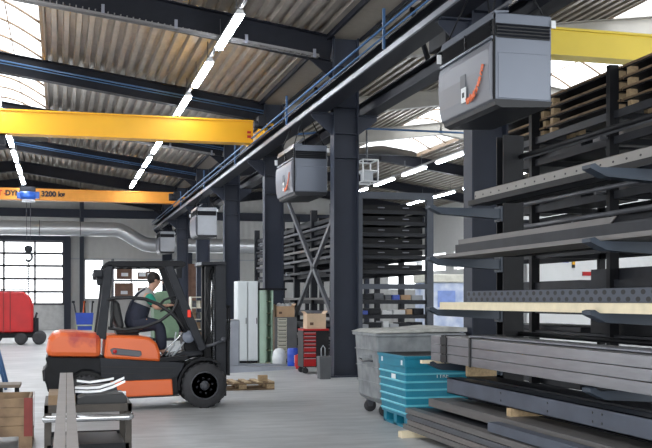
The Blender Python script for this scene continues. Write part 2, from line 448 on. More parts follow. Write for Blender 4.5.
# ---------------------------------------------------------------- crane runways
def runway(x0, x1, side, label):
    y0, y1 = 4.0, 56.0
    o = thing('crane_runway', label, 'crane rail', ((x0+x1)/2, 30, 5.48))
    xm = (x0+x1)/2
    zt = 5.78
    part('girder', MB().box(x0, x1, y0, y1, 5.48, 5.50).box(x0+.02, x1-.02, y0, y1, zt-.02, zt).box(xm-.01, xm+.01, y0, y1, 5.50, zt-.02), RAFT, o)
    part('rail', MB().box(xm-.03, xm+.03, y0, y1, zt, zt+.05), MID, o)
    return o
rw = runway(5.0, 5.35, -1, 'long crane runway girder on the hall side of the columns, with blue conductor tubes')
part('lit_flange_edge', MB().box(4.96, 5.0, 4, 56, 5.475, 5.56), LSTRIP, rw, label='pale strip painted as the lit lower flange edge')  # added strip, its pale colour imitates light on the lower flange edge
cb = MB().tube((4.93, 4, 5.90), (4.93, 56, 5.90), .022, 8).tube((4.93, 4, 5.75), (4.93, 56, 5.75), .016, 8)
part('conductor_tubes', cb, BLUE, rw, label='blue conductor tubes')
pb = MB()
for y in [7.85, 15.0, 22.0, 28.9, 35.4, 42.5]:
    pb.box(4.92, 4.96, y, y+.04, 5.56, 6.2)
each('conductor_post', pb, BLUE, rw)
runway(6.15, 6.45, 1, 'dark crane runway girder on the right-bay side of the columns')
# knee braces between valley and right runway
for y in (16.6, 23.8):
    a, b = Vector((6.3, y, 5.8)), Vector((6.3, y+.9, 7.0))
    single('knee_brace', MB().tube(a, b, .05, 4), RAFT, 'short dark inclined strut above the right runway, %s' % ('near the big heater' if y < 20 else 'behind the middle column'), 'brace')
# wind bracing between columns
o = thing('cross_brace', 'dark steel cross bracing between two columns, left of the middle column', 'brace', (5.95, 24, 0))
for (a, b) in (((5.95, 27.1, 4.75), (5.95, 20.3, .25)), ((5.95, 20.3, 4.3), (5.95, 27.1, .25))):
    mb = MB(); a, b = Vector(a), Vector(b); t = (b-a).normalized(); s = t.cross(Vector((1, 0, 0)))
    w = .055
    mb.add([a-s*w-Vector((.04,0,0)), a+s*w-Vector((.04,0,0)), b+s*w-Vector((.04,0,0)), b-s*w-Vector((.04,0,0)),
            a-s*w+Vector((.04,0,0)), a+s*w+Vector((.04,0,0)), b+s*w+Vector((.04,0,0)), b-s*w+Vector((.04,0,0))],
           [(0,1,2,3),(7,6,5,4),(0,4,5,1),(1,5,6,2),(2,6,7,3),(3,7,4,0)])
    part('diagonal', mb, MID, o)

# ---------------------------------------------------------------- cranes
def crane(name, label, x0, x1, y, z0, z1, w, m, ends, ec=1.3):
    o = thing(name, label, 'overhead crane', ((x0+x1)/2, y, z0))
    mb = MB().box(x0, x1, y-w/2+.03, y+w/2-.03, z0, z1-.02).box(x0, x1, y-w/2-.02, y+w/2+.02, z1-.04, z1).box(x0, x1, y-w/2-.02, y+w/2+.02, z0-.02, z0+.01)
    part('bridge_girder', mb, m, o)
    for xe in ends:
        part('end_carriage', MB().box(xe-.12, xe+.12, y-ec, y+ec, 5.86, 6.12), m if ec > 1 else DARK, o, bev=.02)
        if ec < 1 and xe < 10: part('end_plate', MB().box(xe+.1, x0+.01, y-.15, y+.15, 5.9, 6.1), DARK, o)
        each('buffer', MB().tube((xe, y-ec-.12, 5.98), (xe, y-ec, 5.98), .06, 10).tube((xe, y+ec, 5.98), (xe, y+ec+.12, 5.98), .06, 10), BLACK, o)
        for dy in (-ec+.3, ec-.3):
            part('wheel', MB().lathe([(.08, -.03), (.1, -.02), (.1, .02), (.08, .03)], (xe, y+dy, 5.93), 'x', 16), DARK, o)
    return o
c1 = crane('bridge_crane', 'bright yellow overhead crane beam in front, running in from the left edge', XL+.4, 4.97, 26.4, 5.79, 6.38, .4, YEL, [5.18])
part('drive_motor', MB().tube((5.0, 25.0, 6.05), (4.75, 25.0, 6.05), .1, 12).box(4.85, 5.05, 24.85, 25.15, 6.0, 6.25), DARK, c1)
each('warning_plate', MB().box(4.8, 4.9, 26.16, 26.175, 5.9, 5.97).box(4.8, 4.9, 26.16, 26.175, 6.02, 6.08), RED, c1)
c2 = crane('bridge_crane', 'orange overhead crane beam at the far end, lettered 3200 kg', XL+.4, 4.97, 45.2, 5.94, 6.42, .4, ORC, [5.18])
part('drive_motor', MB().tube((5.0, 44, 6.1), (4.6, 44, 6.1), .16, 12).box(4.8, 5.1, 43.8, 44.2, 6.0, 6.3), DARK, c2)
TXT = mat('black_lettering', (24, 24, 28), .6); TXR = mat('red_lettering', (210, 60, 40), .6)
yt = 45.2-.235
for s, px, m, sz in (('T -', 2, TXR, .3), ('DYNALL', 19, TXT, .3), ('3200 kg', 53, TXT, .31)):
    p = at(px, 194.7, Y=yt)
    text('lettering', s, sz, m, c2, Matrix.Translation((p.x, yt+.04, 6.19)) @ FRONT, .008, .014)
c3 = crane('bridge_crane', 'pale yellow overhead crane in the right bay, above the tall rack', 6.9, XR-.3, 15.9, 5.87, 6.33, .36, YEL2, [6.3, XR-.45], .4)

# hoists
def hoist(x, y, ztop, m, label, s=1.):
    o = thing('chain_hoist', label, 'hoist', (x, y, ztop-.5*s))
    part('gear_housing', MB().lathe([(.1*s, -.42*s), (.2*s, -.38*s), (.22*s, -.1*s), (.22*s, .1*s), (.2*s, .38*s), (.1*s, .42*s)], (x, y, ztop-.25*s), 'x', 18), m, o)
    each('motor', MB().box(x-.55*s, x-.35*s, y-.16*s, y+.16*s, ztop-.42*s, ztop-.1*s).box(x+.35*s, x+.6*s, y-.14*s, y+.14*s, ztop-.4*s, ztop-.05*s), m, o, bev=.02)
    each('trolley_plate', MB().box(x-.4*s, x+.4*s, y-.3*s, y-.26*s, ztop-.05*s, ztop+.2*s).box(x-.4*s, x+.4*s, y+.26*s, y+.3*s, ztop-.05*s, ztop+.2*s), DARK, o)
    for dx in (-.28, .28): part('wheel', MB().lathe([(.07*s, -.03), (.07*s, .03)], (x+dx*s, y-.22*s, ztop+.12*s), 'y', 12), DARK, o)
    part('chain_bag', MB().box(x-.3*s, x+.35*s, y-.1*s, y+.1*s, ztop-.62*s, ztop-.46*s), LGREY, o)
    return o
h2 = hoist(-1.33, 44.6, 6.27, mat('hoist_blue', (46, 96, 190), .35), 'blue electric chain hoist under the orange crane beam', .8)
p = at(28.5, 254, Y=44.75)
for dx in (-.09, .09): part('chain', MB().tube((p.x+dx, 44.75, 5.85), (p.x+dx*.7, 44.75, 3.78), .012, 6), MID, h2)
part('hook_block', MB().lathe([(.06, -.05), (.17, -.04), (.17, .04), (.06, .05)], (p.x, 44.75, 3.78), 'y', 14).box(p.x-.17, p.x-.11, 44.7, 44.8, 3.72, 3.9).box(p.x+.11, p.x+.17, 44.7, 44.8, 3.72, 3.9), DARK, h2)
hk = [(p.x+.15*math.cos(a), 44.75, 3.45+.18*math.sin(a)) for a in [PI/2+.1-i*.42 for i in range(11)]]
part('hook', MB().path([(p.x, 44.75, 3.76)]+hk, .05, 8), DARK, h2)
sl = MB()
for k in range(16):
    z = 3.3-k*.105
    sl.path([(p.x+.035*math.cos(a)*(k % 2), 44.75+.035*math.cos(a)*(1-k % 2), z+.07*math.sin(a)) for a in [j*PI/4 for j in range(8)]], .02, 5, closed=True)
single('lifting_chain', sl, DARK, 'dark link chain hanging from the crane hook in front of the glazed door', 'chain')
h1 = hoist(-1.78, 26.4, 5.80, DARK, 'dark hoist trolley under the yellow crane beam, at the left edge', .75)

# ---------------------------------------------------------------- light rows
def fixture_proto():
    o = thing('light_fixture', 'x', 'ceiling light', (0, 0, 0))
    part('housing', MB().prism([(-.085, .02), (.085, .02), (.05, .1), (-.05, .1)], 'y', 0, 2.5), WHITE, o)
    part('tube', MB().prism([(-.075, .02), (-.06, -.035), (.06, -.035), (.075, .02)], 'y', .02, 2.48), LAMP, o, label='glowing white tube cover')
    part('hanger', MB().tube((0, .4, .1), (0, .4, .55), .008, 6).tube((0, 2.3, .1), (0, 2.3, .55), .008, 6), MID, o)
    return o
fp = fixture_proto(); used = False
ords = ['nearest', 'second', 'third', 'fourth', 'fifth', 'sixth', 'seventh', 'eighth', 'ninth', 'tenth', 'eleventh']
rows = [(3.13, 6.72, 17.75, 8, 'middle light row', 0), (-1.55, 6.72, 24.9, 6, 'outer left light row', 0),
        (13.3, 6.6, 28.0, 5, 'inner right light row', 0), (17.6, 6.6, 32.0, 5, 'outer right light row', 0)]
for x, z, y0, n, nm, _ in rows:
    for k in range(n):
        put(fp, used, (x, y0+3.72*k, z), 'white tube light, %s from the front in the %s' % (ords[k], nm), 'tube lights in the '+nm); used = True
    single('lighting_track', MB().box(x-.035, x+.035, y0-4, y0+3.72*n, z+.1, z+.15), MATS['tray_zinc'], 'thin carrier track of the '+nm, 'lighting track')

# ---------------------------------------------------------------- duct
pts = [(XL+.3, 52.5, 5.22), (2.7, 52.5, 5.22), (3.0, 52.5, 5.18), (3.25, 52.5, 5.06), (4.0, 52.5, 4.62), (4.25, 52.5, 4.5), (4.6, 52.5, 4.45), (17, 52.5, 4.45)]
du = thing('ventilation_duct', 'fat silver ventilation pipe across the back wall, stepping down', 'duct', (3, 52.5, 4.8))
part('pipe', MB().path(pts, .37, 20), mat('duct_zinc', (205, 207, 210), .3, metal=.55, var=.05, scale=.5), du)
rg = MB()
for x in (-7, -5, -3, -1, 1): rg.path([(x, 52.5+.39*math.cos(a), 5.22+.39*math.sin(a)) for a in [k*PI/9 for k in range(18)]], .02, 6, closed=True)
part('seams', rg, MID, du)
part('hangers', MB().tube((-3, 52.5, 5.55), (-3, 52.5, 7.6), .015, 6).tube((1, 52.5, 5.55), (1, 52.5, 7.6), .015, 6).tube((8, 52.5, 4.8), (8, 52.5, 7.1), .015, 6), MID, du)
# ================================================================ HEATERS
HFR = mat('heater_front_silver', (112, 118, 130), .32, metal=.3, var=.04, scale=1)
HSD = mat('heater_side_grey', (112, 114, 122), .38, metal=.2, var=.05, scale=1)
HPAN = mat('heater_dark_pan', (30, 31, 36), .5)
ORTX = mat('orange_lettering', (226, 104, 52), .5)
def heater(x, y, z, label, big=True):
    o = thing('air_heater', label, 'heater', (x+.35, y+.82, z), 'air heaters hanging along the column row')
    W, L, Hh = .76, 1.62, 1.08
    c = MB().box(x+.02, x+W, y+.03, y+L-.03, z+.07, z+Hh)
    part('casing', c, HFR if big else LGREY, o, bev=.015)
    # base pan, tapering in below
    part('base_pan', MB().prism([(x+.03, z+.075), (x+W, z+.075), (x+W-.03, z+.01), (x+.12, z-.02), (x+.05, z+.01)], 'y', y+.01, y+L-.01), HPAN, o)
    # curved side cover facing the hall
    sp = [(x+.05, z+.05), (x-.0, z+.07), (x-.03, z+.2), (x-.045, z+.45), (x-.04, z+.66), (x-.02, z+.74), (x+.05, z+.74)]
    part('side_cover', MB().prism(sp, 'y', y+.02, y+L-.02), HSD, o, bev=.012)
    part('top_cap', MB().prism([(x+.05, z+.76), (x-.015, z+.77), (x-.01, z+.80), (x+.05, z+.80)], 'y', y+.01, y+L-.01).prism([(x+.05, z+1.0), (x-.005, z+.99), (x+.02, z+1.09), (x+.2, z+1.1), (x+.2, z+1.08), (x+.05, z+1.06)], 'y', y, y+L), HFR, o)
    part('louvre_opening', MB().box(x+.02, x+.055, y+.04, y+L-.04, z+.79, z+1.0), BLACK, o)
    lv = MB()
    for k in range(4):
        zz = z+.805+k*.047; lv.prism([(x+.02, zz), (x-.012, zz+.028), (x-.006, zz+.032), (x+.03, zz+.008)], 'y', y+.05, y+L-.05)
    lv.box(x-.01, x+.02, y+L*.5-.012, y+L*.5+.012, z+.79, z+1.0)
    part('louvre_slats', lv, DARK2, o)
    # front: frame, louvres, seam
    part('front_louvre', MB().box(x+.05, x+W-.035, y+.005, y+.04, z+.79, z+.95), BLACK, o)
    lf = MB()
    for k in range(4):
        zz = z+.795+k*.04; lf.prism([(y+.01, zz), (y-.016, zz+.022), (y-.01, zz+.027), (y+.02, zz+.01)], 'x', x+.055, x+W-.04)
    part('front_slats', lf, DARK, o)
    part('front_panel', MB().box(x+.08, x+W-.02, y+.02, y+.035, z+.09, z+.62), HFR if big else LGREY, o, bev=.006)
    part('corner_post', MB().box(x+.01, x+.035, y+.0, y+.05, z+.07, z+1.06), DARK2, o)
    each('mounting_lug', MB().box(x+W-.02, x+W+.035, y-.01, y+.01, z+.93, z+1.02).box(x-.06, x+.0, y+L-.03, y+L-.01, z+.83, z+.95), WHITE, o, bev=.004)
    cr = MB()
    for xx, yy in ((x+.04, y+.1), (x+.04, y+L-.1), (x+W-.05, y+.1), (x+W-.05, y+L-.1)):
        cr.tube((xx, yy, z+Hh-.01), (xx*.4+(5.2)*.6 if xx < 5.2 else 5.3, yy+(.25 if yy < y+.5 else -.25), 5.49), .011, 6)
    each('suspension_rod', cr, DARK2, o)
    part('suspension_bar', MB().tube((5.02, y+.75, z+Hh+.12), (5.02, y-.0, z+Hh+.12), .025, 8), MID, o)
    if big:
        part('recess', MB().box(x-.052, x-.04, y+.68, y+.84, z+.2, z+.5), mat('recess_grey', (86, 88, 96), .5), o)
        lb = part('rating_plate', MB().box(x-.058, x-.048, y+.66, y+.8, z+.16, z+.34), WHITE, o)
        part('symbol', MB().box(x-.062, x-.056, y+.70, y+.76, z+.22, z+.28), BLACK, lb)
        s = 'winterwarm'; n = len(s)
        for i, ch in enumerate(s):
            t = i/(n-1); a = math.radians(-100+80*t)
            # arc sweeping up towards the near corner
            yy = y+.60-.42*(t**.75); zz = z+.17+.30*(t**1.9)
            ang = math.atan2(.30*1.9*max(t, .02)**.9, .42*.75*max(t, .06)**-.25)
            M = Matrix.Translation((x-.055, yy, zz)) @ LEFTF @ Matrix.Rotation(ang, 4, 'Z')
            text('logo_letter', ch, .15-.045*t, ORTX, o, M, .004, .005)
    return o
heater(4.80, 10.6, 3.84, 'big grey hanging air heater at the top right with orange arc lettering')
heater(4.80, 20.75, 3.84, 'hanging grey air heater left of the middle column')
heater(4.80, 36.4, 3.9, 'smaller looking hanging air heater above the forklift mast', False)
heater(4.80, 50.35, 3.95, 'farthest hanging air heater, beside the silver duct', False)

# ================================================================ FOREGROUND CANTILEVER RACK
rk = thing('cantilever_rack', 'blue-grey cantilever rack in the right foreground carrying long steel stock', 'rack', (5.2, 9.0, 0))
ATOP = [.86, 1.49, 2.08, 2.68]
for y in (10.87, 7.24):
    part('upright', MB().box(5.06, 5.32, y, y+.02, 0, 3.55).box(5.06, 5.32, y+.18, y+.2, 0, 3.55).box(5.17, 5.2, y+.02, y+.18, 0, 3.55), DARK2, rk)
    part('base_arm', MB().box(4.3, 5.32, y+.02, y+.18, 0, .22), ARM, rk, bev=.01)
    for zt in ATOP:
        a = part('arm', MB().prism([(4.15, zt+.02), (4.19, zt+.03), (4.24, zt), (5.06, zt), (5.06, zt-.12), (4.30, zt-.075), (4.15, zt-.01)], 'y', y+.03, y+.17), ARM, rk)
        part('arm_plate', MB().box(5.03, 5.06, y+.01, y+.19, zt-.15, zt+.03), ARM, a)
for z in (1.2, 3.3): part('tie_bar', MB().tube((5.28, 7.44, z), (5.28, 10.87, z), .03, 8), DARK2, rk)

def bar(name, x0, x1, y0, y1, z0, z1, m, label, cat='steel bar', group=None, bev=0):
    return single(name, MB().box(x0, x1, y0, y1, z0, z1), m, label, cat, group, bev)
def hollow(x0, x1, y0, y1, z0, z1, t=.006):
    mb = MB()
    o = [(x0, z0), (x1, z0), (x1, z1), (x0, z1)]; i = [(x0+t, z0+t), (x1-t, z0+t), (x1-t, z1-t), (x0+t, z1-t)]
    vs = []
    for y in (y0, y1):
        vs += [(p[0], y, p[1]) for p in o]+[(p[0], y, p[1]) for p in i]
    fs = []
    for k in range(4):
        j = (k+1) % 4
        fs += [(k, j, j+8, k+8), (4+k, 12+k, 12+j, 4+j), (k, 4+k, 4+j, j), (8+k, 8+j, 12+j, 12+k)]
    return mb.add(vs, fs)
# top arms (2.68)
single('punched_strip', MB().box(4.585, 4.6, 4.9, 10.62, 2.75, 2.84).box(4.585, 4.75, 4.9, 10.62, 2.835, 2.84), PERFL, 'light grey punched angle strip on the top arms', 'steel profile')
bar('channel_bar', 4.61, 4.78, 4.9, 10.66, 2.685, 2.8, DARK, 'dark steel bar lying behind the punched angle strip on the top arms')
single('channel_bar', hollow(4.56, 4.606, 4.9, 10.75, 2.685, 2.745), DARK2, 'dark flat tube under the punched angle strip on the top arms', 'steel bar')
bar('flat_bar', 4.82, 4.95, 4.8, 10.3, 2.685, 2.86, DARK2, 'dark steel bar at the back of the top arms', 'steel bar')
single('round_rod', MB().tube((4.86, 4.8, 2.885), (4.86, 10.5, 2.885), .022, 10), PLATE, 'thin light rod lying highest on the top arms', 'steel rod')
# second arms (2.08)
for k, (x, z, y1, m, w, h) in enumerate([(4.28, 2.085, 11.15, PLATE, .5, .04), (4.32, 2.127, 10.55, DARK, .5, .095)]):
    bar('plate_stack', x, x+w, 4.9, y1, z, z+h, m, ['flat grey steel plate sticking out farthest on the second arms from the top', 'dark stack of steel plates on the second arms from the top'][k], 'steel plate')
single('angle_profile', MB().prism([(7.55, 2.226), (10.85, 2.226), (10.85, 2.30), (7.43, 2.30)], 'x', 4.48, 4.49).prism([(4.49, 2.226), (4.62, 2.226), (4.62, 2.234), (4.49, 2.234)], 'y', 7.55, 10.85), PLATE, 'grey angle profile with an oblique cut end, lying on the dark plate stack', 'steel profile')
bar('flat_bar', 4.86, 5.0, 4.9, 10.4, 2.085, 2.27, DARK2, 'dark bar at the back of the second arms', 'steel bar')
# third arms (1.49)
bar('timber_plank', 4.25, 5.0, 4.95, 10.85, 1.493, 1.575, PALE, 'long pale plywood plank on the third arms, under the punched dark beam', 'plank')
single('punched_beam', MB().box(4.29, 4.32, 5.0, 10.15, 1.578, 1.695).box(4.32, 4.5, 5.0, 10.15, 1.685, 1.695).box(4.32, 4.5, 5.0, 10.15, 1.578, 1.588), PERF, 'dark steel beam with two rows of punched holes on the pale plank', 'steel profile')
single('channel_bar', hollow(4.55, 4.75, 5.0, 10.4, 1.578, 1.68), DARK, 'dark square tube behind the punched beam on the pale plank', 'steel bar')
# fourth arms: bundle of tubes
tb = None; tw = .092
lay = ['bottom', 'middle', 'top']; clm = ['outermost column', 'second column from the aisle', 'third column from the aisle', 'fourth column from the aisle', 'fifth column from the aisle', 'sixth column from the aisle', 'back column']
for j in range(3):
    for i in range(7):
        x = 4.16+i*.101; z = .902+j*.098
        if tb is None: tb = single('square_tube', hollow(-.046, .046, -3.0, 3.0, 0, .092, .009), TUBE, 'x', 'steel tube', bev=.009)
        o = put(tb, not (i == 0 and j == 0), (x+.046, 7.9-.04*((i*5+j*3) % 4 == 1), z), 'long grey square tube in the strapped bundle, %s layer, %s' % (lay[j], clm[i]), 'square tubes in the strapped bundle')
st = MB()
for y in (10.42, 10.5):
    st.box(4.148, 4.158, y, y+.05, .895, 1.2).box(4.148, 4.88, y, y+.05, 1.196, 1.204)
for k in range(3): st.box(4.145, 4.158, 10.40, 10.57, .905+k*.098, .985+k*.098)
single('bundle_strap', st, BLACK, 'black strap and padding around the end of the square tube bundle', 'strap')
st = MB().box(4.149, 4.158, 9.72, 9.77, .895, 1.2).box(4.149, 4.88, 9.72, 9.77, 1.196, 1.204)
single('bundle_strap', st, BLACK, 'narrow black steel band around the square tube bundle, next to the padding', 'strap')
single('flat_bar', MB().box(4.3, 4.5, 5.2, 10.1, 1.2, 1.212), LSTRIP, 'thin bright flat bar lying loose on top of the tube bundle', 'steel bar')
bar('timber_batten', 4.06, 4.95, 10.91, 10.99, .862, .9, PALE, 'pale batten with a round end under the far end of the tube bundle', 'timber')
bar('timber_block', 4.5, 4.85, 10.6, 10.68, .727, .9, WOOD, 'wooden block under the tube bundle, near its far end', 'timber')
bar('timber_batten', 4.5, 5.0, 7.28, 7.38, .861, .9, WOOD, 'brown batten under the tube bundle on the near arm', 'timber')
# the big punched beam and lower stock
single('steel_beam', MB().box(4.3, 4.32, 5.0, 10.75, .535, .71).box(4.3, 4.48, 5.0, 10.75, .70, .71).box(4.3, 4.48, 5.0, 10.75, .535, .545), BEAMB, 'big bluish steel beam below the tube bundle', 'steel beam')
hp = MB()
for y in (6.6, 7.35, 7.5, 8.3, 9.3):
    for z in (.585, .66): hp.lathe([(.011, -.002), (.011, .002)], (4.299, y, z), 'x', 8)
bo = [o for o in COL.objects if o.name.startswith('steel_beam')][0]
part('bolt_holes', hp, BLACK, bo)
bar('steel_beam', 4.52, 4.8, 5.0, 10.7, .535, .725, DARK, 'dark steel beam behind the big bluish beam', 'steel beam')
bar('timber_block', 4.27, 4.95, 9.0, 9.1, .455, .535, WOOD, 'small wooden block under the bluish beam, end towards the aisle', 'timber')
bar('timber_block', 4.2, 4.95, 6.0, 6.1, .455, .535, WOOD, 'wooden block under the near part of the bluish beam', 'timber')
bar('flat_bar', 4.15, 4.55, 5.0, 10.95, .365, .455, PLATE, 'broad grey bar just under the wooden blocks', 'steel bar')
bar('flat_bar', 4.6, 5.0, 5.0, 10.6, .365, .455, DARK, 'dark bar beside the broad grey bar at the foot of the rack', 'steel bar')
single('channel_bar', hollow(4.0, 4.12, 5.0, 8.95, .33, .42), BEAMB, 'short blue-grey channel lying on the floor stack, cut end in view', 'steel profile')
for k in range(4):
    for i in range(3):
        z = .075+k*.062
        bar('flat_tube', 3.94+i*.125+.01*k, 3.94+i*.125+.12+.01*k, 5.0, 11.25-.06*((k*2+i) % 3), z, z+.056, [PLATE, TUBE2, MID, DARK][(k+i) % 3 if i == 0 else 3], 'flat grey tube in the floor stack, %s layer, %s' % (['lowest', 'second', 'third', 'highest'][k], ['aisle side', 'middle', 'rack side'][i]), 'steel tube', 'flat tubes stacked on the floor')
bar('stack_plate', 4.33, 5.0, 5.2, 11.1, .225, .36, DARK2, 'dark plates under the broad grey bar at the rack foot', 'steel plate')
for y, l in ((10.95, 'pale wooden block under the far end of the floor stack'), (7.2, 'wooden block under the near part of the floor stack')):
    bar('timber_block', 3.82, 4.32, y, y+.13, 0, .074, PALE, l, 'timber', bev=.004)

# ================================================================ TALL BACK RACK (right)
def shelf_rack(name, label, x0, x1, ys, levels, top, m_post, bm, pw=.09):
    o = thing(name, label, 'rack', ((x0+x1)/2, (ys[0]+ys[-1])/2, 0))
    for y in ys:
        for x in (x0, x1): part('post', MB().box(x-pw/2-.04*(x == x0), x+pw/2, y-pw/2, y+pw/2, 0, top), m_post, o)
    for z in levels:
        mb = MB().box(x0-.03, x0+.03, ys[0], ys[-1], z-.1, z).box(x1-.03, x1+.03, ys[0], ys[-1], z-.1, z)
        for y in ys: mb.box(x0, x1, y-.03, y+.03, z-.09, z-.01)
        part('shelf_beam', mb, bm, o)
    return o
RX0, RX1 = 6.9, 8.0
LV = [.35, .75, 1.15, 1.5, 1.86, 2.32, 2.66, 3.0, 3.35, 3.7, 4.03]
shelf_rack('storage_rack', 'tall dark storage rack behind the foreground rack, pallets on top', RX0, RX1, [9.3, 11.5, 13.7, 15.9], LV, 4.62, DARK2, DARK)
# long sheets on its levels
names = {'.35': 'lowest'}
lvn = ['lowest', 'second', 'third', 'fourth', 'fifth', 'sixth', 'seventh', 'eighth', 'ninth', 'tenth']
for k, z in enumerate(LV[:-1]):
    m = [DARK, PLATE, DARK2, MID][k % 4]
    n = 2
    for j in range(n):
        y0 = 9.4+j*2.95+random.uniform(0, .2); h = random.uniform(.06, .15 if z > 2 else .2)*(1 if z != 1.86 else (2.2, .15, .15)[j])
        bar('sheet_stack', RX0+random.uniform(.05, .12), RX1-.1, y0, y0+random.uniform(2.6, 2.9), z+.002, z+h, [m, DARK, PLATE][j], 'flat sheet stack on the %s tall rack level, %s' % (lvn[k], ['near end', 'middle', 'far end'][j]), 'steel sheets', 'sheet stacks in the tall storage rack')
# tubes on a few levels
for k, (z, y0, y1, r) in enumerate([(3.0, 9.6, 15.2, .03), (2.66, 10.2, 15.8, .035), (3.7, 9.5, 14.6, .03), (2.32, 9.5, 14, .028)]):
    single('round_pipe', MB().tube((RX0-.16, y0, z+r+.002), (RX0-.16, y1, z+r+.002), r, 10).box(RX0-.2, RX0-.03, y0+2, y0+2.05, z-.03, z+.001), mat('dull_pipe', (92, 93, 98), .4, metal=.4), 'round pipe on brackets along the front of the %s rack level' % ['eighth', 'seventh', 'tenth', 'sixth'][k], 'pipe', 'pipes along the tall storage rack')
# pallets stacked four high
def pallet_proto(Lx, Ly):
    o = thing('wooden_pallet', 'x', 'pallet')
    b = MB()
    n = max(5, int(Lx/.18))
    for i in range(n):
        x = -Lx/2+i*(Lx-.1)/(n-1); b.box(x, x+.1, -Ly/2, Ly/2, .122, .144)
    part('top_boards', b, WOOD, o)
    for y in (-Ly/2, -.0725, Ly/2-.145):
        part('stringer', MB().box(-Lx/2, Lx/2, y, y+.1, .1, .122).box(-Lx/2, Lx/2, y, y+.1, 0, .022), DWOOD, o)
    q = MB()
    for x in (-Lx/2, -.07, Lx/2-.14):
        for y in (-Ly/2, -.0725, Ly/2-.1): q.box(x, x+.14, y, y+.1, .022, .1)
    each('block', q, WOOD, o)
    return o
pk = thing('panel_pack', 'x', 'panel pack')
part('panels', MB().box(-.5, .5, -1.0, 1.0, .094, .142), DARK2, pk)
part('edge_board', MB().box(-.515, -.5, -1.0, 1.0, .112, .138).box(-.49, .49, -1.015, -1.0, .112, .138), DWOOD, pk)
for y in (-.93, .85):
    for x in (-.49, -.06, .37): part('spacer', MB().box(x, x+.11, y, y+.085, 0, .094), WOOD, pk)
used = False
for j, y in enumerate([10.35, 12.42, 14.49]):
    for k in range(4):
        put(pk, used, (RX0+.56+random.uniform(-.02, .02), y+random.uniform(-.02, .02), 4.032+k*.1435), 'dark panel pack on the tall rack, %s in the %s stack' % (['lowest', 'second from below', 'third from below', 'topmost'][k], ['nearest', 'second', 'third', 'farthest'][j]), 'panel packs on top of the tall rack'); used = True

# rack behind, seen end on
sr = shelf_rack('cassette_rack', 'dark cassette rack with an open end frame, right of the middle column', 6.6, 8.36, [22.0, 24.0, 26.0, 28.0, 30.0, 32.0, 34.0], [.3, .62, .94, 1.26, 1.6, 2.3, 2.64, 2.9, 3.16, 3.42, 3.68], 4.0, DARK, DARK, .13)
each('end_frame', MB().box(6.53, 8.43, 21.92, 22.07, 3.93, 4.09).box(6.53, 8.43, 21.92, 22.0, 1.85, 1.97), mat('slate_frame', (66, 72, 84), .5), sr)
each('end_post', MB().box(6.53, 6.7, 21.915, 22.07, 0, 3.93).box(8.27, 8.43, 21.915, 22.07, 0, 3.93), MATS['slate_frame'], sr)
cp = thing('cassette', 'x', 'tray')
part('tray', MB().box(-.75, .75, 0, 2.9, 0, .02).box(-.75, -.72, 0, 2.9, .02, .12).box(.72, .75, 0, 2.9, .02, .12).box(-.72, .72, 0, .03, .02, .12), DARK2, cp)
each('pull_tab', MB().box(-.35, -.2, -.05, 0, .05, .07).box(.25, .4, -.05, 0, .05, .07), LSTRIP, cp)
used = False
for k, z in enumerate([2.305, 2.645, 2.905, 3.165, 3.425, 3.685]):
    for j in range(3):
        y = 22.12+j*3.9
        put(cp, used, (7.48, y, z), 'flat dark tray in the cassette rack, %s upper level, %s' % (['lowest', 'second', 'third', 'fourth', 'fifth', 'highest'][k], ['front end', 'middle', 'back end'][j]), 'trays in the cassette rack'); used = True
# small stuff on the lower levels of the cassette rack: boxes and parts
random.seed(3)
cols = [WHITE, MID, CARD, DARK, LGREY, BARREL]
ki = ['white box', 'grey steel box', 'cardboard box', 'dark box', 'light grey box', 'blue box']
for k, z in enumerate([.94, 1.26, 1.6]):
    x = 6.75; n = 0
    while x < 8.1:
        w = random.uniform(.14, .3); c = random.randrange(6); n += 1
        mb = MB().box(x, x+w, 22.2, 22.7, z+.003, z+random.uniform(.08, .17)).box(x+.02, x+w-.02, 22.185, 22.2, z+.03, z+.06)
        single('storage_box', mb, cols[c], '%s on the %s cassette rack shelf, %s from the left post' % (ki[c], ['lowest visible', 'middle', 'upper'][k], ['first', 'second', 'third', 'fourth', 'fifth', 'sixth', 'seventh', 'eighth', 'ninth'][n-1]), 'box', 'boxes in the cassette rack end', bev=.004)
        x += w+.03
# long rods on the left flank
for k, z in enumerate([.62, .94, 1.26, 1.6, 2.3, 2.64, 2.9, 3.16, 3.42]):
    bar('flat_bar', 6.42, 6.52, 22.6+.3*(k % 3), 33+.3*(k % 2), z, z+.06, [PLATE, DARK, MID][k % 3], 'long bar along the left flank of the cassette rack, %s from the top' % ['ninth', 'eighth', 'seventh', 'sixth', 'fifth', 'fourth', 'third', 'second', 'first'][k], 'steel bar', 'bars on the cassette rack flank')
    [o for o in COL.objects][-1]
sup = MB()
for z in [.62, .94, 1.26, 1.6, 2.3, 2.64, 2.9, 3.16, 3.42]:
    for y in (24, 28, 32): sup.box(6.38, 6.6, y-.03, y+.03, z-.05, z-.001)
each('flank_bracket', sup, DARK, sr)

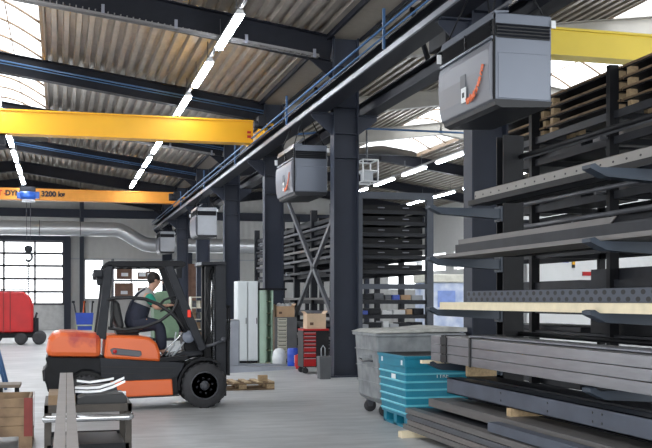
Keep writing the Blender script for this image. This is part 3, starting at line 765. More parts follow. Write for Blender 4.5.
# white machine seen through the racks and bright things in the right bay
mc = thing('laser_machine', 'white machine cabinet with small blue and yellow marks, seen through the tall rack', 'machine', (14, 24.5, 0))
pa = at(527, 259, Y=23); pb_ = at(598, 259, Y=23)
part('housing', MB().box(pa.x, pb_.x, 23, 25, .1, 2.75), WHITE, mc, bev=.03)
part('end_panel', MB().box(pb_.x, pb_.x+.25, 23.05, 25, .1, 2.7), LGREY, mc)
q = at(565, 258, Y=22.98); part('blue_mark', MB().box(q.x-.08, q.x+.1, 22.97, 23, 2.55, 2.7), BARREL, mc)
part('black_mark', MB().box(q.x+.2, q.x+.28, 22.97, 23, 2.42, 2.72), BLACK, mc)
part('yellow_mark', MB().box(q.x+.2, q.x+.28, 22.965, 22.97, 2.5, 2.6), YEL, mc)
part('red_mark', MB().box(q.x+.5, q.x+.75, 22.96, 23, 2.22, 2.32), RED, mc)
part('vent_panel', MB().box(pa.x+.3, pa.x+.7, 22.985, 23, 1.7, 2.0), MID, mc)
p1 = at(466, 262, Y=40); p0 = at(431, 262, Y=40)
mc = thing('milling_machine', 'pale blue and white machine seen between the racks, left of the foreground rack', 'machine', ((p0.x+p1.x)/2, 41, 0))
part('housing', MB().box(p0.x, p1.x, 40, 42, 0, 2.35), mat('machine_pale_blue', (150, 168, 205), .5, rgb2=(215, 220, 230), scale=2), mc, bev=.03)
part('hood', MB().box(p0.x-.1, p1.x+.1, 39.9, 42, 2.35, 2.7), mat('machine_cream', (205, 203, 190), .5), mc, bev=.05)
part('window', MB().box(p0.x+.3, p1.x-.5, 39.97, 40, 1.3, 2.0), mat('pale_blue_glass', (128, 150, 205), .3), mc)
# high white cage left of the cassette rack top
ca = thing('control_cage', 'small white railed cage high up right of the middle column', 'cage', (9.4, 30.5, 5.2))
p0 = at(363, 181, Y=30); p1 = at(378, 160, Y=30)
fr = MB()
for x in (p0.x, p1.x):
    for y in (30, 30.8): fr.tube((x, y, p0.z), (x, y, p1.z), .025, 6)
for z in (p0.z, (p0.z+p1.z)/2, p1.z): fr.path([(p0.x, 30, z), (p1.x, 30, z), (p1.x, 30.8, z), (p0.x, 30.8, z)], .025, 6, closed=True)
part('railing', fr, WHITE, ca)
part('control_box', MB().box(p0.x+.1, p1.x-.1, 30.2, 30.6, p0.z+.02, p0.z+.35), LGREY, ca)
part('mast', MB().tube(((p0.x+p1.x)/2, 30.4, p1.z-.02), ((p0.x+p1.x)/2, 30.4, 7.6), .03, 6), MID, ca)
# blue pipes under the right bay roof
q0 = at(352, 158, X=9.5); 
single('compressed_air_pipe', MB().path([(6.02, 27.3, 6.2), (8.6, 27.3, 6.5), (13, 27.3, 6.5), (20, 27.3, 6.5)], .03, 8), BLUE, 'pale blue pipe crossing under the right bay roof', 'pipe')

# ================================================================ WASTE CONTAINER + CRATE
wc = thing('waste_container', 'galvanised four-wheeled waste container with a pale lid beside the middle column', 'waste container', (4.78, 13.35, 0))
X0, X1, Y0, Y1 = 4.13, 5.38, 12.85, 13.9
mb = MB()
def frustum(mb, b, t, z0, z1):
    vs = [(b[0], b[2], z0), (b[1], b[2], z0), (b[1], b[3], z0), (b[0], b[3], z0), (t[0], t[2], z1), (t[1], t[2], z1), (t[1], t[3], z1), (t[0], t[3], z1)]
    return mb.add(vs, [(0,3,2,1),(4,5,6,7),(0,1,5,4),(1,2,6,5),(2,3,7,6),(3,0,4,7)])
frustum(mb, (X0+.05, X1-.05, Y0+.04, Y1-.04), (X0, X1, Y0, Y1), .24, 1.12)
frustum(mb, (X0+.14, X1-.14, Y0+.12, Y1-.12), (X0+.05, X1-.05, Y0+.04, Y1-.04), .17, .24)
part('body', mb, ZINC, wc, bev=.02)
rb = MB()
for z in (.45, .67, .9):
    e = .05*(1.12-z)/.88
    rb.box(X0+e-.012, X1-e+.012, Y0+e*.8-.012, Y1-e*.8+.012, z, z+.018)
part('ribs', rb, ZINC, wc)
part('rim', MB().box(X0-.03, X1+.03, Y0-.03, Y1+.03, 1.1, 1.15), ZINC, wc, bev=.012)
part('lid', MB().prism([(X0-.045, 1.15), (X0+.1, 1.19), (X0+.66, 1.2), (X0+.66, 1.155)], 'y', Y0-.06, Y1+.06), ZLID, wc, bev=.01)
part('lid', MB().prism([(X0+.62, 1.2), (X0+1.0, 1.235), (X1+.04, 1.22), (X1+.04, 1.16), (X0+.62, 1.16)], 'y', Y0-.05, Y1+.05), ZLID, wc, bev=.01)
part('side_handle', MB().path([(X0+.02, Y0+.25, .76), (X0-.03, Y0+.27, .77), (X0-.035, Y0+.52, .74), (X0-.03, Y0+.75, .77), (X0+.02, Y0+.78, .76)], .014, 8), MID, wc)
part('hinge_bracket', MB().box(X0-.02, X0+.03, Y0+.3, Y0+.6, .8, .84), ZINC, wc)
for x, y in ((X0+.17, Y0+.17), (X0+.17, Y1-.2), (X1-.22, Y0+.2), (X1-.22, Y1-.2)):
    c = part('caster', MB().prism([(x-.05, .17), (x+.05, .17), (x+.03, .08), (x-.03, .08)], 'y', y-.035, y-.028).prism([(x-.05, .17), (x+.05, .17), (x+.03, .08), (x-.03, .08)], 'y', y+.028, y+.035), MID, wc)
    part('wheel', MB().lathe([(.05, -.025), (.085, -.022), (.09, 0), (.085, .022), (.05, .025)], (x, y, .09), 'y', 18), RUBBER, c)

cr = thing('plastic_crate', 'tall turquoise ribbed plastic crate in front of the waste container', 'crate', (4.58, 12.3, 0))
X0, X1, Y0, Y1 = 4.11, 4.98, 11.66, 12.7
mb = MB(); frustum(mb, (X0+.03, X1-.03, Y0+.03, Y1-.03), (X0, X1, Y0, Y1), .14, .9)
part('box', mb, CYAN, cr, bev=.008)
rb = MB()
for k in range(6):
    z = .18+k*.098
    e = .03*(.9-z)/.76
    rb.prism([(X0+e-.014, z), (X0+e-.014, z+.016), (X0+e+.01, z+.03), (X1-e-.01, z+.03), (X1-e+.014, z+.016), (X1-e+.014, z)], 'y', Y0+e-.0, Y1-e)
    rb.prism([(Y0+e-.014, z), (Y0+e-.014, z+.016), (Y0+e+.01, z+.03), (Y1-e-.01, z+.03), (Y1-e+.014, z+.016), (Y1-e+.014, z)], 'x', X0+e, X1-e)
part('ribs', rb, CYANL, cr, label='turquoise ribs with their highlights in the colour')  # rib highlights are put into the lighter colour
part('rim', MB().box(X0-.02, X1+.02, Y0-.02, Y1+.02, .87, .905).box(X0-.005, X1+.005, Y0-.005, Y1+.005, .76, .87), CYAN, cr, bev=.006)
part('inside', MB().box(X0+.03, X1-.03, Y0+.03, Y1-.03, .895, .907), DARK2, cr)
for x, y in [(a, b) for a in (X0+.05, (X0+X1)/2-.05, X1-.15) for b in (Y0+.05, (Y0+Y1)/2-.06, Y1-.17)]:
    part('foot', MB().box(x, x+.1, y, y+.12, 0, .15), CYAN, cr)
each('runner', MB().box(X0+.05, X0+.13, Y0+.05, Y1-.05, 0, .03).box(X1-.13, X1-.05, Y0+.05, Y1-.05, 0, .03), CYAN, cr)
each('paper_label', MB().box(X0-.007, X0-.004, Y0+.08, Y0+.14, .79, .85).box(X0-.007, X0-.004, Y1-.18, Y1-.12, .8, .86), WHITE, cr)
each('paper_label', MB().box(X0+.005, X0+.008, Y0+.38, Y0+.54, .60, .66), WHITE, cr)
text('lettering', 'TYRE', .075, WHITE, cr, Matrix.Translation((4.6, Y0+.006, .655)) @ FRONT, .003)
# ================================================================ FORKLIFT
FY0, FY1 = 14.75, 15.9
fk = thing('forklift', 'orange and black forklift truck seen from the side with a driver aboard', 'forklift', (1.1, 15.3, 0))
def XZ(px, py, Y=FY0+.02):
    p = at(px, py, Y=Y); return (p.x, p.z)
def side(name, pts, y0, y1, m, bev=0, parent=fk, Y=FY0+.02, label=None):
    return part(name, MB().prism([XZ(a, b, Y) for a, b in pts], 'y', y0, y1), m, parent, bev, label)
side('counterweight', [(47, 357), (46, 350), (48, 339), (53, 333.5), (60, 331.5), (80, 332), (101, 334), (101, 357.5)], FY0+.02, FY1-.02, ORG2, .07, label='scuffed orange rounded counterweight')
side('rear_frame', [(45, 357), (103, 358), (103, 375), (98, 374), (91, 371), (82, 371), (75, 375), (70, 384), (68, 394), (48, 393), (46, 385), (44, 380), (44, 370), (47, 365)], FY0+.04, FY1-.04, DARK2, .03)
part('underbody', MB().box(XZ(62, 390)[0], XZ(176, 390)[0], FY0+.25, FY1-.25, .17, .62), BLACK, fk)
side('rear_bumper', [(42, 371), (46, 369), (46, 382), (43, 382)], FY0+.1, FY1-.1, BLACK, .01)
side('hood', [(106, 335), (140, 336), (150, 337.5), (157, 343), (160.5, 352), (161, 362), (104, 359)], FY0+.05, FY1-.05, ORG, .04, label='orange engine hood')
side('chassis', [(100, 358), (161, 361.5), (176, 362), (185, 363), (182, 370), (177, 378), (172, 381), (110, 381), (101, 377)], FY0+.03, FY1-.03, DARK, .012)
side('chassis_seam', [(101, 366.6), (176, 367.6), (176, 368.4), (101, 367.4)], FY0+.015, FY0+.04, BLACK)
side('chassis_seam', [(101, 373), (176, 374), (176, 374.6), (101, 373.6)], FY0+.015, FY0+.04, BLACK)
side('step_panel', [(111, 381.5), (172, 379), (173, 395), (113, 397.5)], FY0, FY1, ORG, .015, label='orange lower step panel')
side('step_edge', [(111, 395.5), (177, 393.5), (180, 396), (113, 399.5)], FY0+.02, FY1-.02, BLACK)
side('step_front', [(172, 378), (177, 376), (178, 394), (173, 395)], FY0+.02, FY1-.02, DARK2)
side('hood_vent', [(110, 349.5), (114, 348), (141, 351), (142, 355), (139, 357), (112, 354.5)], FY0+.03, FY0+.06, MID, .01)
q = XZ(115, 351.5); part('hood_badge', MB().lathe([(.03, -.006), (.03, .006)], (q[0], FY0+.028, q[1]), 'y', 12), RED, fk)
# front fender arc
cx, cz = XZ(204.5, 386)
R = .335
arc = [(cx+.40*math.cos(a), cz+.42*math.sin(a)) for a in [PI*(1.04-i*.075) for i in range(11)]]
inn = [(cx+.37*math.cos(a), cz+.385*math.sin(a)) for a in [PI*(1.04-i*.075) for i in range(11)]]
for y0 in (FY0-.01, FY1-.34):
    mb = MB()
    for i in range(10): mb.prism([arc[i], arc[i+1], inn[i+1], inn[i]], 'y', y0, y0+.35)
    part('front_fender', mb, DARK2, fk)
side('front_cowl', [(163, 362), (172, 356), (188, 352), (204, 351), (206, 356), (190, 358), (182, 366), (172, 378)], FY0+.3, FY1-.3, DARK, .01)
side('floor_plate', [(160, 358), (188, 356), (188, 360), (160, 362)], FY0+.05, FY1-.05, DARK2)
side('dashboard', [(184, 334), (193, 331), (205, 352), (188, 354)], FY0+.35, FY1-.35, DARK2, .02)
# wheels
def wheel(x, y, z, r, w, near):
    s = -1 if near else 1
    pr = [(r*.62, -w/2), (r*.93, -w/2+.015), (r, -w/2+.05), (r, w/2-.05), (r*.93, w/2-.015), (r*.62, w/2)]
    t = part('tyre', MB().lathe(pr, (x, y, z), 'y', 40), RUBBER, fk)
    tr = MB()
    for k in range(22):
        a = 2*PI*k/22; M = Matrix.Translation((x, y, z)) @ Matrix.Rotation(a, 4, 'Y')
        tr.box(r-.012, r+.006, -w/2+.03, -.01, -.02, .02, M); tr.box(r-.012, r+.006, .01, w/2-.03, .02, .06, M)
    part('tread', tr, RUBBER, t)
    o = y+s*w/2
    part('rim', MB().lathe([(r*.62, .0), (r*.60, .03), (r*.5, .035), (r*.42, .06), (r*.22, .06), (r*.2, -.01), (.02, -.02)] if s > 0 else [(r*.62, 0), (r*.60, -.015), (r*.5, .03), (r*.42, .04), (r*.22, .03), (r*.2, -.015), (.02, -.02)], (x, o-(.02 if s > 0 else 0), z), 'y', 28), mat('rim_grey', (58, 60, 66), .5), t)
    bl = MB()
    for k in range(8):
        a = 2*PI*k/8+.2; bl.lathe([(.018, -.012), (.018, .012)], (x+r*.34*math.cos(a), o+s*.0, z+r*.34*math.sin(a)), 'y', 6)
    each('wheel_nut', bl, DARK, t)
    part('rim_ring', MB().path([(x+r*.6*math.cos(a), o+s*.004, z+r*.6*math.sin(a)) for a in [k*PI/14 for k in range(28)]], .008, 6, closed=True), MID, t)
for near, y in ((1, FY0+.13), (0, FY1-.13)):
    wheel(cx, y, R, R, .26, near)
    rx = XZ(86.5, 388)[0]
    wheel(rx, y+(.03 if near else -.03), .255, .255, .2, near)
each('axle', MB().tube((cx, FY0+.2, R), (cx, FY1-.2, R), .07, 12).tube((rx, FY0+.2, .255), (rx, FY1-.2, .255), .06, 12), DARK2, fk)
# overhead guard
for y0 in (FY0+.05, FY1-.13):
    side('rear_pillar', [(96, 337), (101, 300), (104, 270), (108, 264), (113, 264), (110, 300), (106, 340)], y0, y0+.08, DARK, .012)
    side('front_pillar', [(165, 266), (173, 265), (188, 302), (207, 349), (200, 352), (180, 306)], y0, y0+.07, DARK, .012)
    side('roof_rail', [(103, 268), (105, 263), (109, 261), (182, 260.5), (186, 262.5), (186, 266), (178, 267), (109, 267)], y0, y0+.08, DARK2, .012)
gb = MB()
xa, za = XZ(110, 263.5); xb, _ = XZ(183, 263.5)
for i in range(9):
    x = xa+(xb-xa)*i/8; gb.box(x-.02, x+.02, FY0+.1, FY1-.1, za-.04, za)
part('roof_bars', gb, DARK2, fk)
# curved side tubes of the cab
def tub(pts, y, r, m=BLACK, name='side_tube', n=8):
    return part(name, MB().path([(XZ(a, b, y)[0], y, XZ(a, b, y)[1]) for a, b in pts], r, n), m, fk)
tub([(107, 300), (115, 298), (130, 297.5), (145, 299), (158, 304), (170, 312), (180, 322), (186, 332)], FY0+.06, .026)
tub([(108, 328), (125, 330), (145, 327), (160, 321), (172, 312), (176, 305), (178, 300)], FY0+.06, .024)
tub([(160, 305), (164, 300), (172, 297), (178, 297)], FY0+.3, .018)
tub([(113, 300), (112, 315), (111, 330)], FY0+.06, .02)
tub([(160, 358), (170, 345), (178, 338), (186, 330)], FY0+.2, .012, CHROME, 'handrail')
tub([(166, 356), (174, 345), (176, 332)], FY0+.25, .012, LGREY, 'lever')
tub([(171, 358), (184, 342)], FY0+.25, .014, LGREY, 'lever')
# seat
side('seat_cushion', [(116, 329), (140, 328), (142, 334), (118, 336)], FY0+.3, FY1-.3, BLACK, .03)
side('seat_back', [(111, 302), (117, 299), (121, 304), (126, 328), (119, 332), (113, 318)], FY0+.33, FY1-.33, BLACK, .04)
side('seat_base', [(118, 335), (140, 334), (142, 340), (117, 340)], FY0+.3, FY1-.3, DARK2)
# steering
c = Vector((XZ(170, 305, 15.3)[0], 15.3, XZ(170, 305, 15.3)[1])); nrm = Vector((-.55, 0, .83)); e1 = Vector((0, 1, 0)); e2 = nrm.cross(e1)
part('steering_wheel', MB().path([c+(e1*math.cos(a)+e2*math.sin(a))*.17 for a in [k*PI/10 for k in range(20)]], .014, 8, closed=True).tube(c-e1*.16, c+e1*.16, .01, 6).tube(c, c-nrm*.03, .03, 10), BLACK, fk)
part('steering_column', MB().tube(c, (XZ(186, 336, 15.3)[0], 15.3, XZ(186, 336, 15.3)[1]), .03, 10), DARK2, fk)
# lamps
def lampbox(a, b, y): side('work_lamp', [(a-5, b-4), (a+5, b-4), (a+5.5, b+3.5), (a-4, b+4)], y, y+.14, DARK, .02)
lampbox(98, 273.5, FY0+.02); lampbox(101.5, 281.5, FY0+.12); lampbox(99, 275, FY1-.2)
q = XZ(189.5, 337); part('headlamp', MB().lathe([(.09, -.02), (.095, .0), (.08, .05), (.03, .07)], (q[0], FY0+.14, q[1]), 'y', 18), mat('lamp_glass_grey', (120, 126, 140), .25), fk)
q = XZ(189, 314); part('indicator', MB().box(q[0]-.02, q[0]+.03, FY0+.02, FY0+.06, q[1]-.05, q[1]+.06), emit('indicator_red', (220, 50, 30), .3), fk, .01)
side('mirror', [(183, 266), (189, 266), (189, 277), (184, 277)], FY1-.25, FY1-.2, DARK, .01)
# mast
for y0 in (FY0+.2, FY1-.34):
    side('mast_channel', [(217.5, 263), (228, 263), (228.5, 397), (218, 398)], y0, y0+.14, DARK, .006)
    side('inner_channel', [(208.5, 264), (214, 264), (214, 390), (208.5, 390)], y0+.15 if y0 < 15 else y0-.09, y0+.24 if y0 < 15 else y0, DARK2)
side('mast_crosshead', [(203, 261.5), (228, 261), (228, 264.5), (203, 265)], FY0+.15, FY1-.15, DARK, .01)
side('crosshead_tip', [(199, 262), (204, 261.5), (204, 264.5), (199, 265)], FY0+.2, FY0+.4, LGREY)
for z in (285, 322, 352): side('mast_crossbar', [(217, z), (227, z), (227, z+4), (217, z+4)], FY0+.3, FY1-.3, DARK2)
xq, zq = XZ(213, 300, 15.3)
each('lift_cylinder', MB().tube((xq, 15.2, .3), (xq, 15.2, 1.9), .045, 14).tube((xq, 15.45, .3), (xq, 15.45, 1.95), .03, 14), CHROME, fk)
ch = MB()
for k in range(60): ch.box(xq-.03, xq-.01, 15.06, 15.1, .45+k*.026, .465+k*.026)
part('lift_chain', ch, MID, fk)
tub([(211, 270), (207, 285), (209, 300), (206, 315), (210, 330), (205, 345)], FY0+.35, .014, BLACK, 'hydraulic_hose')
tub([(213, 268), (216, 290), (212, 310), (214, 335)], FY0+.38, .012, BLACK, 'hydraulic_hose')
tub([(204, 347), (212, 345), (226, 339)], FY0+.16, .022, MID, 'tilt_cylinder')
each('tilt_joint', MB().lathe([(.04, -.03), (.04, .03)], (XZ(225, 340)[0], FY0+.17, XZ(225, 340)[1]), 'y', 12).lathe([(.035, -.03), (.035, .03)], (XZ(205, 347)[0], FY0+.17, XZ(205, 347)[1]), 'y', 12), MID, fk)
# carriage and forks
side('fork_carriage', [(228.5, 340), (231, 340), (231, 376), (228.5, 376)], FY0+.12, FY1-.12, DARK2)
bk = MB(); xk = XZ(231, 340)[0]
for i in range(5): y = FY0+.2+i*.19; bk.box(xk, xk+.02, y, y+.03, 1.0, 1.5)
bk.box(xk, xk+.02, FY0+.18, FY1-.18, 1.48, 1.52)
part('load_backrest', bk, DARK2, fk)
for y in (FY0+.2, FY1-.33):
    x0, x1 = xk, at(295, 368, Y=15.0).x
    part('fork', MB().prism([(x0, 1.25), (x0+.05, 1.25), (x0+.05, .60), (x1, .575), (x1, .535), (x0+.1, .50), (x0, .50)], 'y', y, y+.13), mat('fork_steel', (140, 144, 154), .4, metal=.3), fk)
part('fork_shield', MB().box(at(231, 340, Y=15).x, at(241, 340, Y=15).x, 15.1, 15.55, .58, 1.3), mat('fork_steel', (112, 116, 126)), fk, .02)

# ================================================================ PEOPLE
def skinned(name, V, E, m, parent, lv=2):
    me = bpy.data.meshes.new(name); off = wloc(parent) if parent else Vector((0, 0, 0))
    keys = list(V); me.from_pydata([tuple(Vector(V[k][0])-off) for k in keys], [(keys.index(a), keys.index(b)) for a, b in E], [])
    o = bpy.data.objects.new(name, me); COL.objects.link(o)
    if parent: o.parent = parent
    o.modifiers.new('skin', 'SKIN')
    for i, k in enumerate(keys):
        r = V[k][1]; o.data.skin_vertices[0].data[i].radius = (r, r) if not isinstance(r, tuple) else r
        o.data.skin_vertices[0].data[i].use_root = (i == 0)
    s = o.modifiers.new('sub', 'SUBSURF'); s.levels = s.render_levels = lv
    o.modifiers['skin'].use_smooth_shade = True
    me.materials.append(m)
    return o
pr = thing('person', 'forklift driver in dark overalls and a light shirt, seated, hands on the wheel', 'person', (.95, 15.3, .95))
def J(px, py, y): p = at(px, py, Y=y); return (p.x, y, p.z)
yc = 15.3
V = {'pelvis': (J(135, 325, yc), .125), 'waist': (J(137, 314, yc), .118), 'chest': (J(143, 302, yc), .128), 'neckb': (J(150, 291.5, yc), .075), 'neck': (J(152.5, 287.5, yc), .052),
     'head0': (J(154.5, 284, yc), .07), 'head': (J(155.7, 280, yc), .095), 'crown': (J(156, 276.5, yc), .07)}
E = [('pelvis', 'waist'), ('waist', 'chest'), ('chest', 'neckb'), ('neckb', 'neck'), ('neck', 'head0'), ('head0', 'head'), ('head', 'crown')]
for s, sg in (('n', -1), ('f', 1)):
    V.update({'sh'+s: (J(147.5, 295, yc+sg*.19), .06), 'el'+s: (J(156.5, 308, yc+sg*.24), .045), 'wr'+s: (J(167, 305.5, yc+sg*.16), .03),
              'hp'+s: (J(137, 324, yc+sg*.1), .1), 'kn'+s: (J(160, 325, yc+sg*.13), .07), 'an'+s: (J(162, 351, yc+sg*.13), .045), 'toe'+s: (J(169, 354.5, yc+sg*.14), .04)})
    E += [('chest', 'sh'+s), ('sh'+s, 'el'+s), ('el'+s, 'wr'+s), ('pelvis', 'hp'+s), ('hp'+s, 'kn'+s), ('kn'+s, 'an'+s), ('an'+s, 'toe'+s)]
body = skinned('body', V, E, SKIN, pr)
for s, sg in (('n', -1), ('f', 1)):
    w = Vector(V['wr'+s][0]); d = Vector((.9, -sg*.15, .12)).normalized(); sd = d.cross(Vector((0, 0, 1))).normalized()
    hv = {'w': (w-d*.02, .026), 'p': (w+d*.05, .036)}; he = [('w', 'p')]
    for k in range(4):
        b = w+d*.075+sd*(k-1.5)*.021; L = (.03, .036, .033, .026)[k]
        hv['a%d' % k] = (b, .011); hv['b%d' % k] = (b+d*L+Vector((0, 0, -.008)), .0095); hv['c%d' % k] = (b+d*(L+.012)+Vector((0, 0, -.034)), .008)
        he += [('p', 'a%d' % k), ('a%d' % k, 'b%d' % k), ('b%d' % k, 'c%d' % k)]
    hv['t0'] = (w+d*.03-sd*sg*.03, .013); hv['t1'] = (w+d*.06-sd*sg*.055+Vector((0, 0, -.01)), .011); he += [('w', 't0'), ('t0', 't1')]
    skinned('hand', hv, he, SKIN, pr)
# clothing
V['chestlow'] = (tuple(Vector(V['waist'][0]).lerp(Vector(V['chest'][0]), .55)), .128)
def scaled(keys, f, add=0): return {k: (V[k][0], V[k][1]*f+add) for k in keys}
ov = scaled(['pelvis', 'waist', 'hpn', 'knn', 'ann', 'hpf', 'knf', 'anf'], 1.0, .036)
skinned('overalls', ov, [('pelvis', 'waist'), ('pelvis', 'hpn'), ('hpn', 'knn'), ('knn', 'ann'), ('pelvis', 'hpf'), ('hpf', 'knf'), ('knf', 'anf')], NAVY, pr)
def loft(name, secs, m, parent, n=20):
    """garment shell: rings (centre, half width across, half depth) along the trunk"""
    mb = MB(); vs = []
    C = [Vector(c) for c, w, d in secs]
    for i, (c, w, d) in enumerate(secs):
        t = (C[min(i+1, len(C)-1)]-C[max(i-1, 0)]).normalized(); f = Vector((0, 1, 0)).cross(t).normalized()
        vs += [C[i]+Vector((0, 1, 0))*w*math.cos(2*PI*k/n)+f*d*math.sin(2*PI*k/n) for k in range(n)]
    m_ = len(secs)
    fs = [(i*n+k, i*n+(k+1) % n, (i+1)*n+(k+1) % n, (i+1)*n+k) for i in range(m_-1) for k in range(n)]
    fs += [tuple(range(n))[::-1], tuple((m_-1)*n+k for k in range(n))]
    return part(name, mb.add(vs, fs, True), m, parent)
loft('shirt', [(J(137.2, 313, yc), .17, .145), (J(139.5, 307, yc), .175, .15), (J(142.5, 301, yc), .185, .152), (J(145.5, 296.5, yc), .205, .14), (J(148.5, 292.5, yc), .175, .115), (J(150.6, 290, yc), .09, .08)], SHIRT, pr)
for s in 'nf':
    a, b = Vector(V['sh'+s][0]), Vector(V['el'+s][0])
    skinned('sleeve', {'a': (a-(b-a)*.08, .085), 'm': (a.lerp(b, .4), .072), 'b': (a.lerp(b, .78), .064)}, [('a', 'm'), ('m', 'b')], TEAL, pr)
    hpv = Vector(V['toe'+s][0]); an = Vector(V['an'+s][0])
    skinned('shoe', {'a': (an+Vector((-.01, 0, -.03)), .058), 'b': (hpv, .05)}, [('a', 'b')], BLACK, pr, 1)
for sg in (-1, 1):
    b0 = [J(131, 308, yc+sg*.1), J(132.5, 301, yc+sg*.11), J(137.5, 294, yc+sg*.12), J(144.5, 289.5, yc+sg*.12), J(150.5, 293, yc+sg*.1), J(152.5, 300, yc+sg*.09), J(150.5, 307, yc+sg*.09)]
    part('shoulder_strap', MB().path(b0, .02, 6), NAVY, pr)
loft('bib', [(J(134, 329, yc), .15, .12), (J(135, 324, yc), .185, .165), (J(136.5, 316, yc), .188, .165), (J(139, 308.5, yc), .19, .162), (J(140.6, 304.5, yc), .185, .158)], NAVY, pr)
# hair and face
hc = Vector(J(155.2, 279.3, yc))
hr = MB(); seg = []
for i in range(7):
    t = i/6*PI*.62
    seg.append((max(.004, math.sin(t)*.100), math.cos(t)*.112))
hr.lathe(seg[::-1], (0, 0, 0), 'z', 18, M=Matrix.Translation(hc+Vector((-.018, 0, .004))) @ Matrix.Rotation(-.35, 4, 'Y'))
part('hair', hr, HAIR, pr)
fc = Vector(J(156.3, 281, yc))
part('nose', MB().prism([(0, .02), (.03, -.02), (0, -.025)], 'y', -.014, .014, M=Matrix.Translation(fc+Vector((.085, 0, -.01)))), SKIN, pr, .004)
for sg in (-1, 1):
    part('eye', MB().lathe([(.004, -.01), (.011, 0), (.004, .01)], fc+Vector((.082, sg*.034, .022)), 'x', 10), BLACK, pr)
    part('ear', MB().lathe([(.01, -.008), (.026, 0), (.01, .008)], fc+Vector((-.012, sg*.1, .0)), 'y', 12), SKIN, pr)
part('mouth', MB().box(fc.x+.08, fc.x+.092, yc-.024, yc+.024, fc.z-.054, fc.z-.046), mat('lips', (160, 96, 88), .6), pr)

# ================================================================ LEFT FOREGROUND
# cart
ct = thing('workshop_cart', 'dark steel workshop cart with a chrome push bar, bottom left', 'cart', (.2, 8.5, 0))
x0, x1, y0, y1 = -.12, .56, 8.2, 9.05
tr = MB().box(x0, x1, y0, y0+.03, .705, .765).box(x0, x1, y1-.03, y1, .705, .765).box(x0, x0+.03, y0, y1, .705, .765).box(x1-.03, x1, y0, y1, .705, .765).box(x0+.03, x1-.03, y0+.03, y1-.03, .70, .715)
part('tray', tr, mat('worn_dark_bronze', (52, 46, 40), .6, var=.3, scale=9), ct)
part('shelf', MB().box(x0+.04, x1-.04, y0+.03, y1-.03, .40, .42).box(x0+.02, x1-.02, y0, y0+.03, .38, .45).box(x0+.02, x1-.02, y1-.03, y1, .38, .45), DARK2, ct)
for x in (x0, x1-.05):
    for y in (y0, y1-.05):
        l = part('leg', MB().box(x, x+.05, y, y+.05, .13, .70), MATS['worn_dark_bronze'], ct)
        part('caster', MB().lathe([(.03, -.02), (.06, -.018), (.06, .018), (.03, .02)], (x+.025, y+.025, .06), 'y', 16).box(x, x+.05, y, y+.006, .05, .13).box(x, x+.05, y+.044, y+.05, .05, .13), RUBBER, l)
part('push_bar', MB().path([(x0+.01, y0+.02, .66), (x0+.01, y0-.05, .66), (x0+.03, y0-.07, .665), (x1-.04, y0-.07, .665), (x1-.01, y0-.05, .67), (x1-.01, y0+.02, .67)], .027, 12), CHROME, ct)
single('wooden_box', MB().box(-.09, -.01, 8.3, 8.9, .717, .835).box(.0, .12, 8.3, 8.36, .717, .835).box(.0, .12, 8.84, 8.9, .717, .835), DWOOD, 'old wooden box on the cart, under the two steel tubes', 'box')
# two tubes resting on the box
d = math.radians(.38)
for i in range(2):
    o = single('steel_tube', hollow(-.029, .029, -3.0, 3.0, 0, .058, .004), TUBE2, ['left one of the two long square tubes lying on the cart', 'right one of the two long square tubes lying on the cart'][i], 'steel tube', 'long square tubes on the cart')
    o.location = (.03+.061*i-.0, 7.0, .838); o.rotation_euler.z = -d
    o.location.x = at(63+6.2*i, 369, Z=.896).x - 0.0+math.sin(-d)*3.0+.0
# profiles on the tray
def prof(name, pts, y0, y1, m, label, cat, bev=0): return single(name, MB().prism(pts, 'y', y0, y1), m, label, cat, bev=bev)
pf = [(.13, .718), (.53, .718), (.53, .80), (.5, .84), (.2, .83), (.13, .80)]
prof('plastic_case', pf, 8.3, 8.62, BLACK, 'black case lying at the front of the cart tray', 'case', .01)
prof('plastic_case', [(.13, .718), (.44, .718), (.5, .76), (.46, .875), (.3, .865), (.13, .855)], 8.65, 8.98, mat('dark_blue_black', (28, 32, 42), .4), 'taller dark case at the back of the cart tray', 'case', .015)
wp = mat('white_plastic', (232, 234, 236), .4)
sp = []
for i, (zz, yy, l) in enumerate([(.846, 8.38, 'front'), (.866, 8.5, 'middle'), (.885, 8.8, 'back')]):
    c = [(.12, 0), (.22, -.005), (.32, .0), (.42, .03), (.52, .075)]
    if i == 2: c = [(.14, .015), (.25, .0), (.4, .02), (.45, .03)]
    mb = MB(); pts = [(a, zz+b) for a, b in c]+[(a, zz+b+.016) for a, b in c[::-1]]
    for k in range(len(c)-1): mb.prism([(c[k][0], zz+c[k][1]), (c[k+1][0], zz+c[k+1][1]), (c[k+1][0], zz+c[k+1][1]+.016), (c[k][0], zz+c[k][1]+.016)], 'y', yy, yy+.05)
    single('curved_strip', mb, wp, 'curved white plastic strip on the dark cases, '+l+' one', 'plastic strip', 'curved white strips on the cart')
single('label_box', MB().box(.47, .53, 8.45, 8.5, .81, .84), WHITE, 'tiny white and red box at the right end of the cart tray', 'box')
single('steel_sheet', MB().prism([(8.24, .424), (8.95, .424), (8.95, .45), (8.24, .43)], 'x', .1, .48), DARK, 'dark plate lying on the lower cart shelf', 'steel plate')
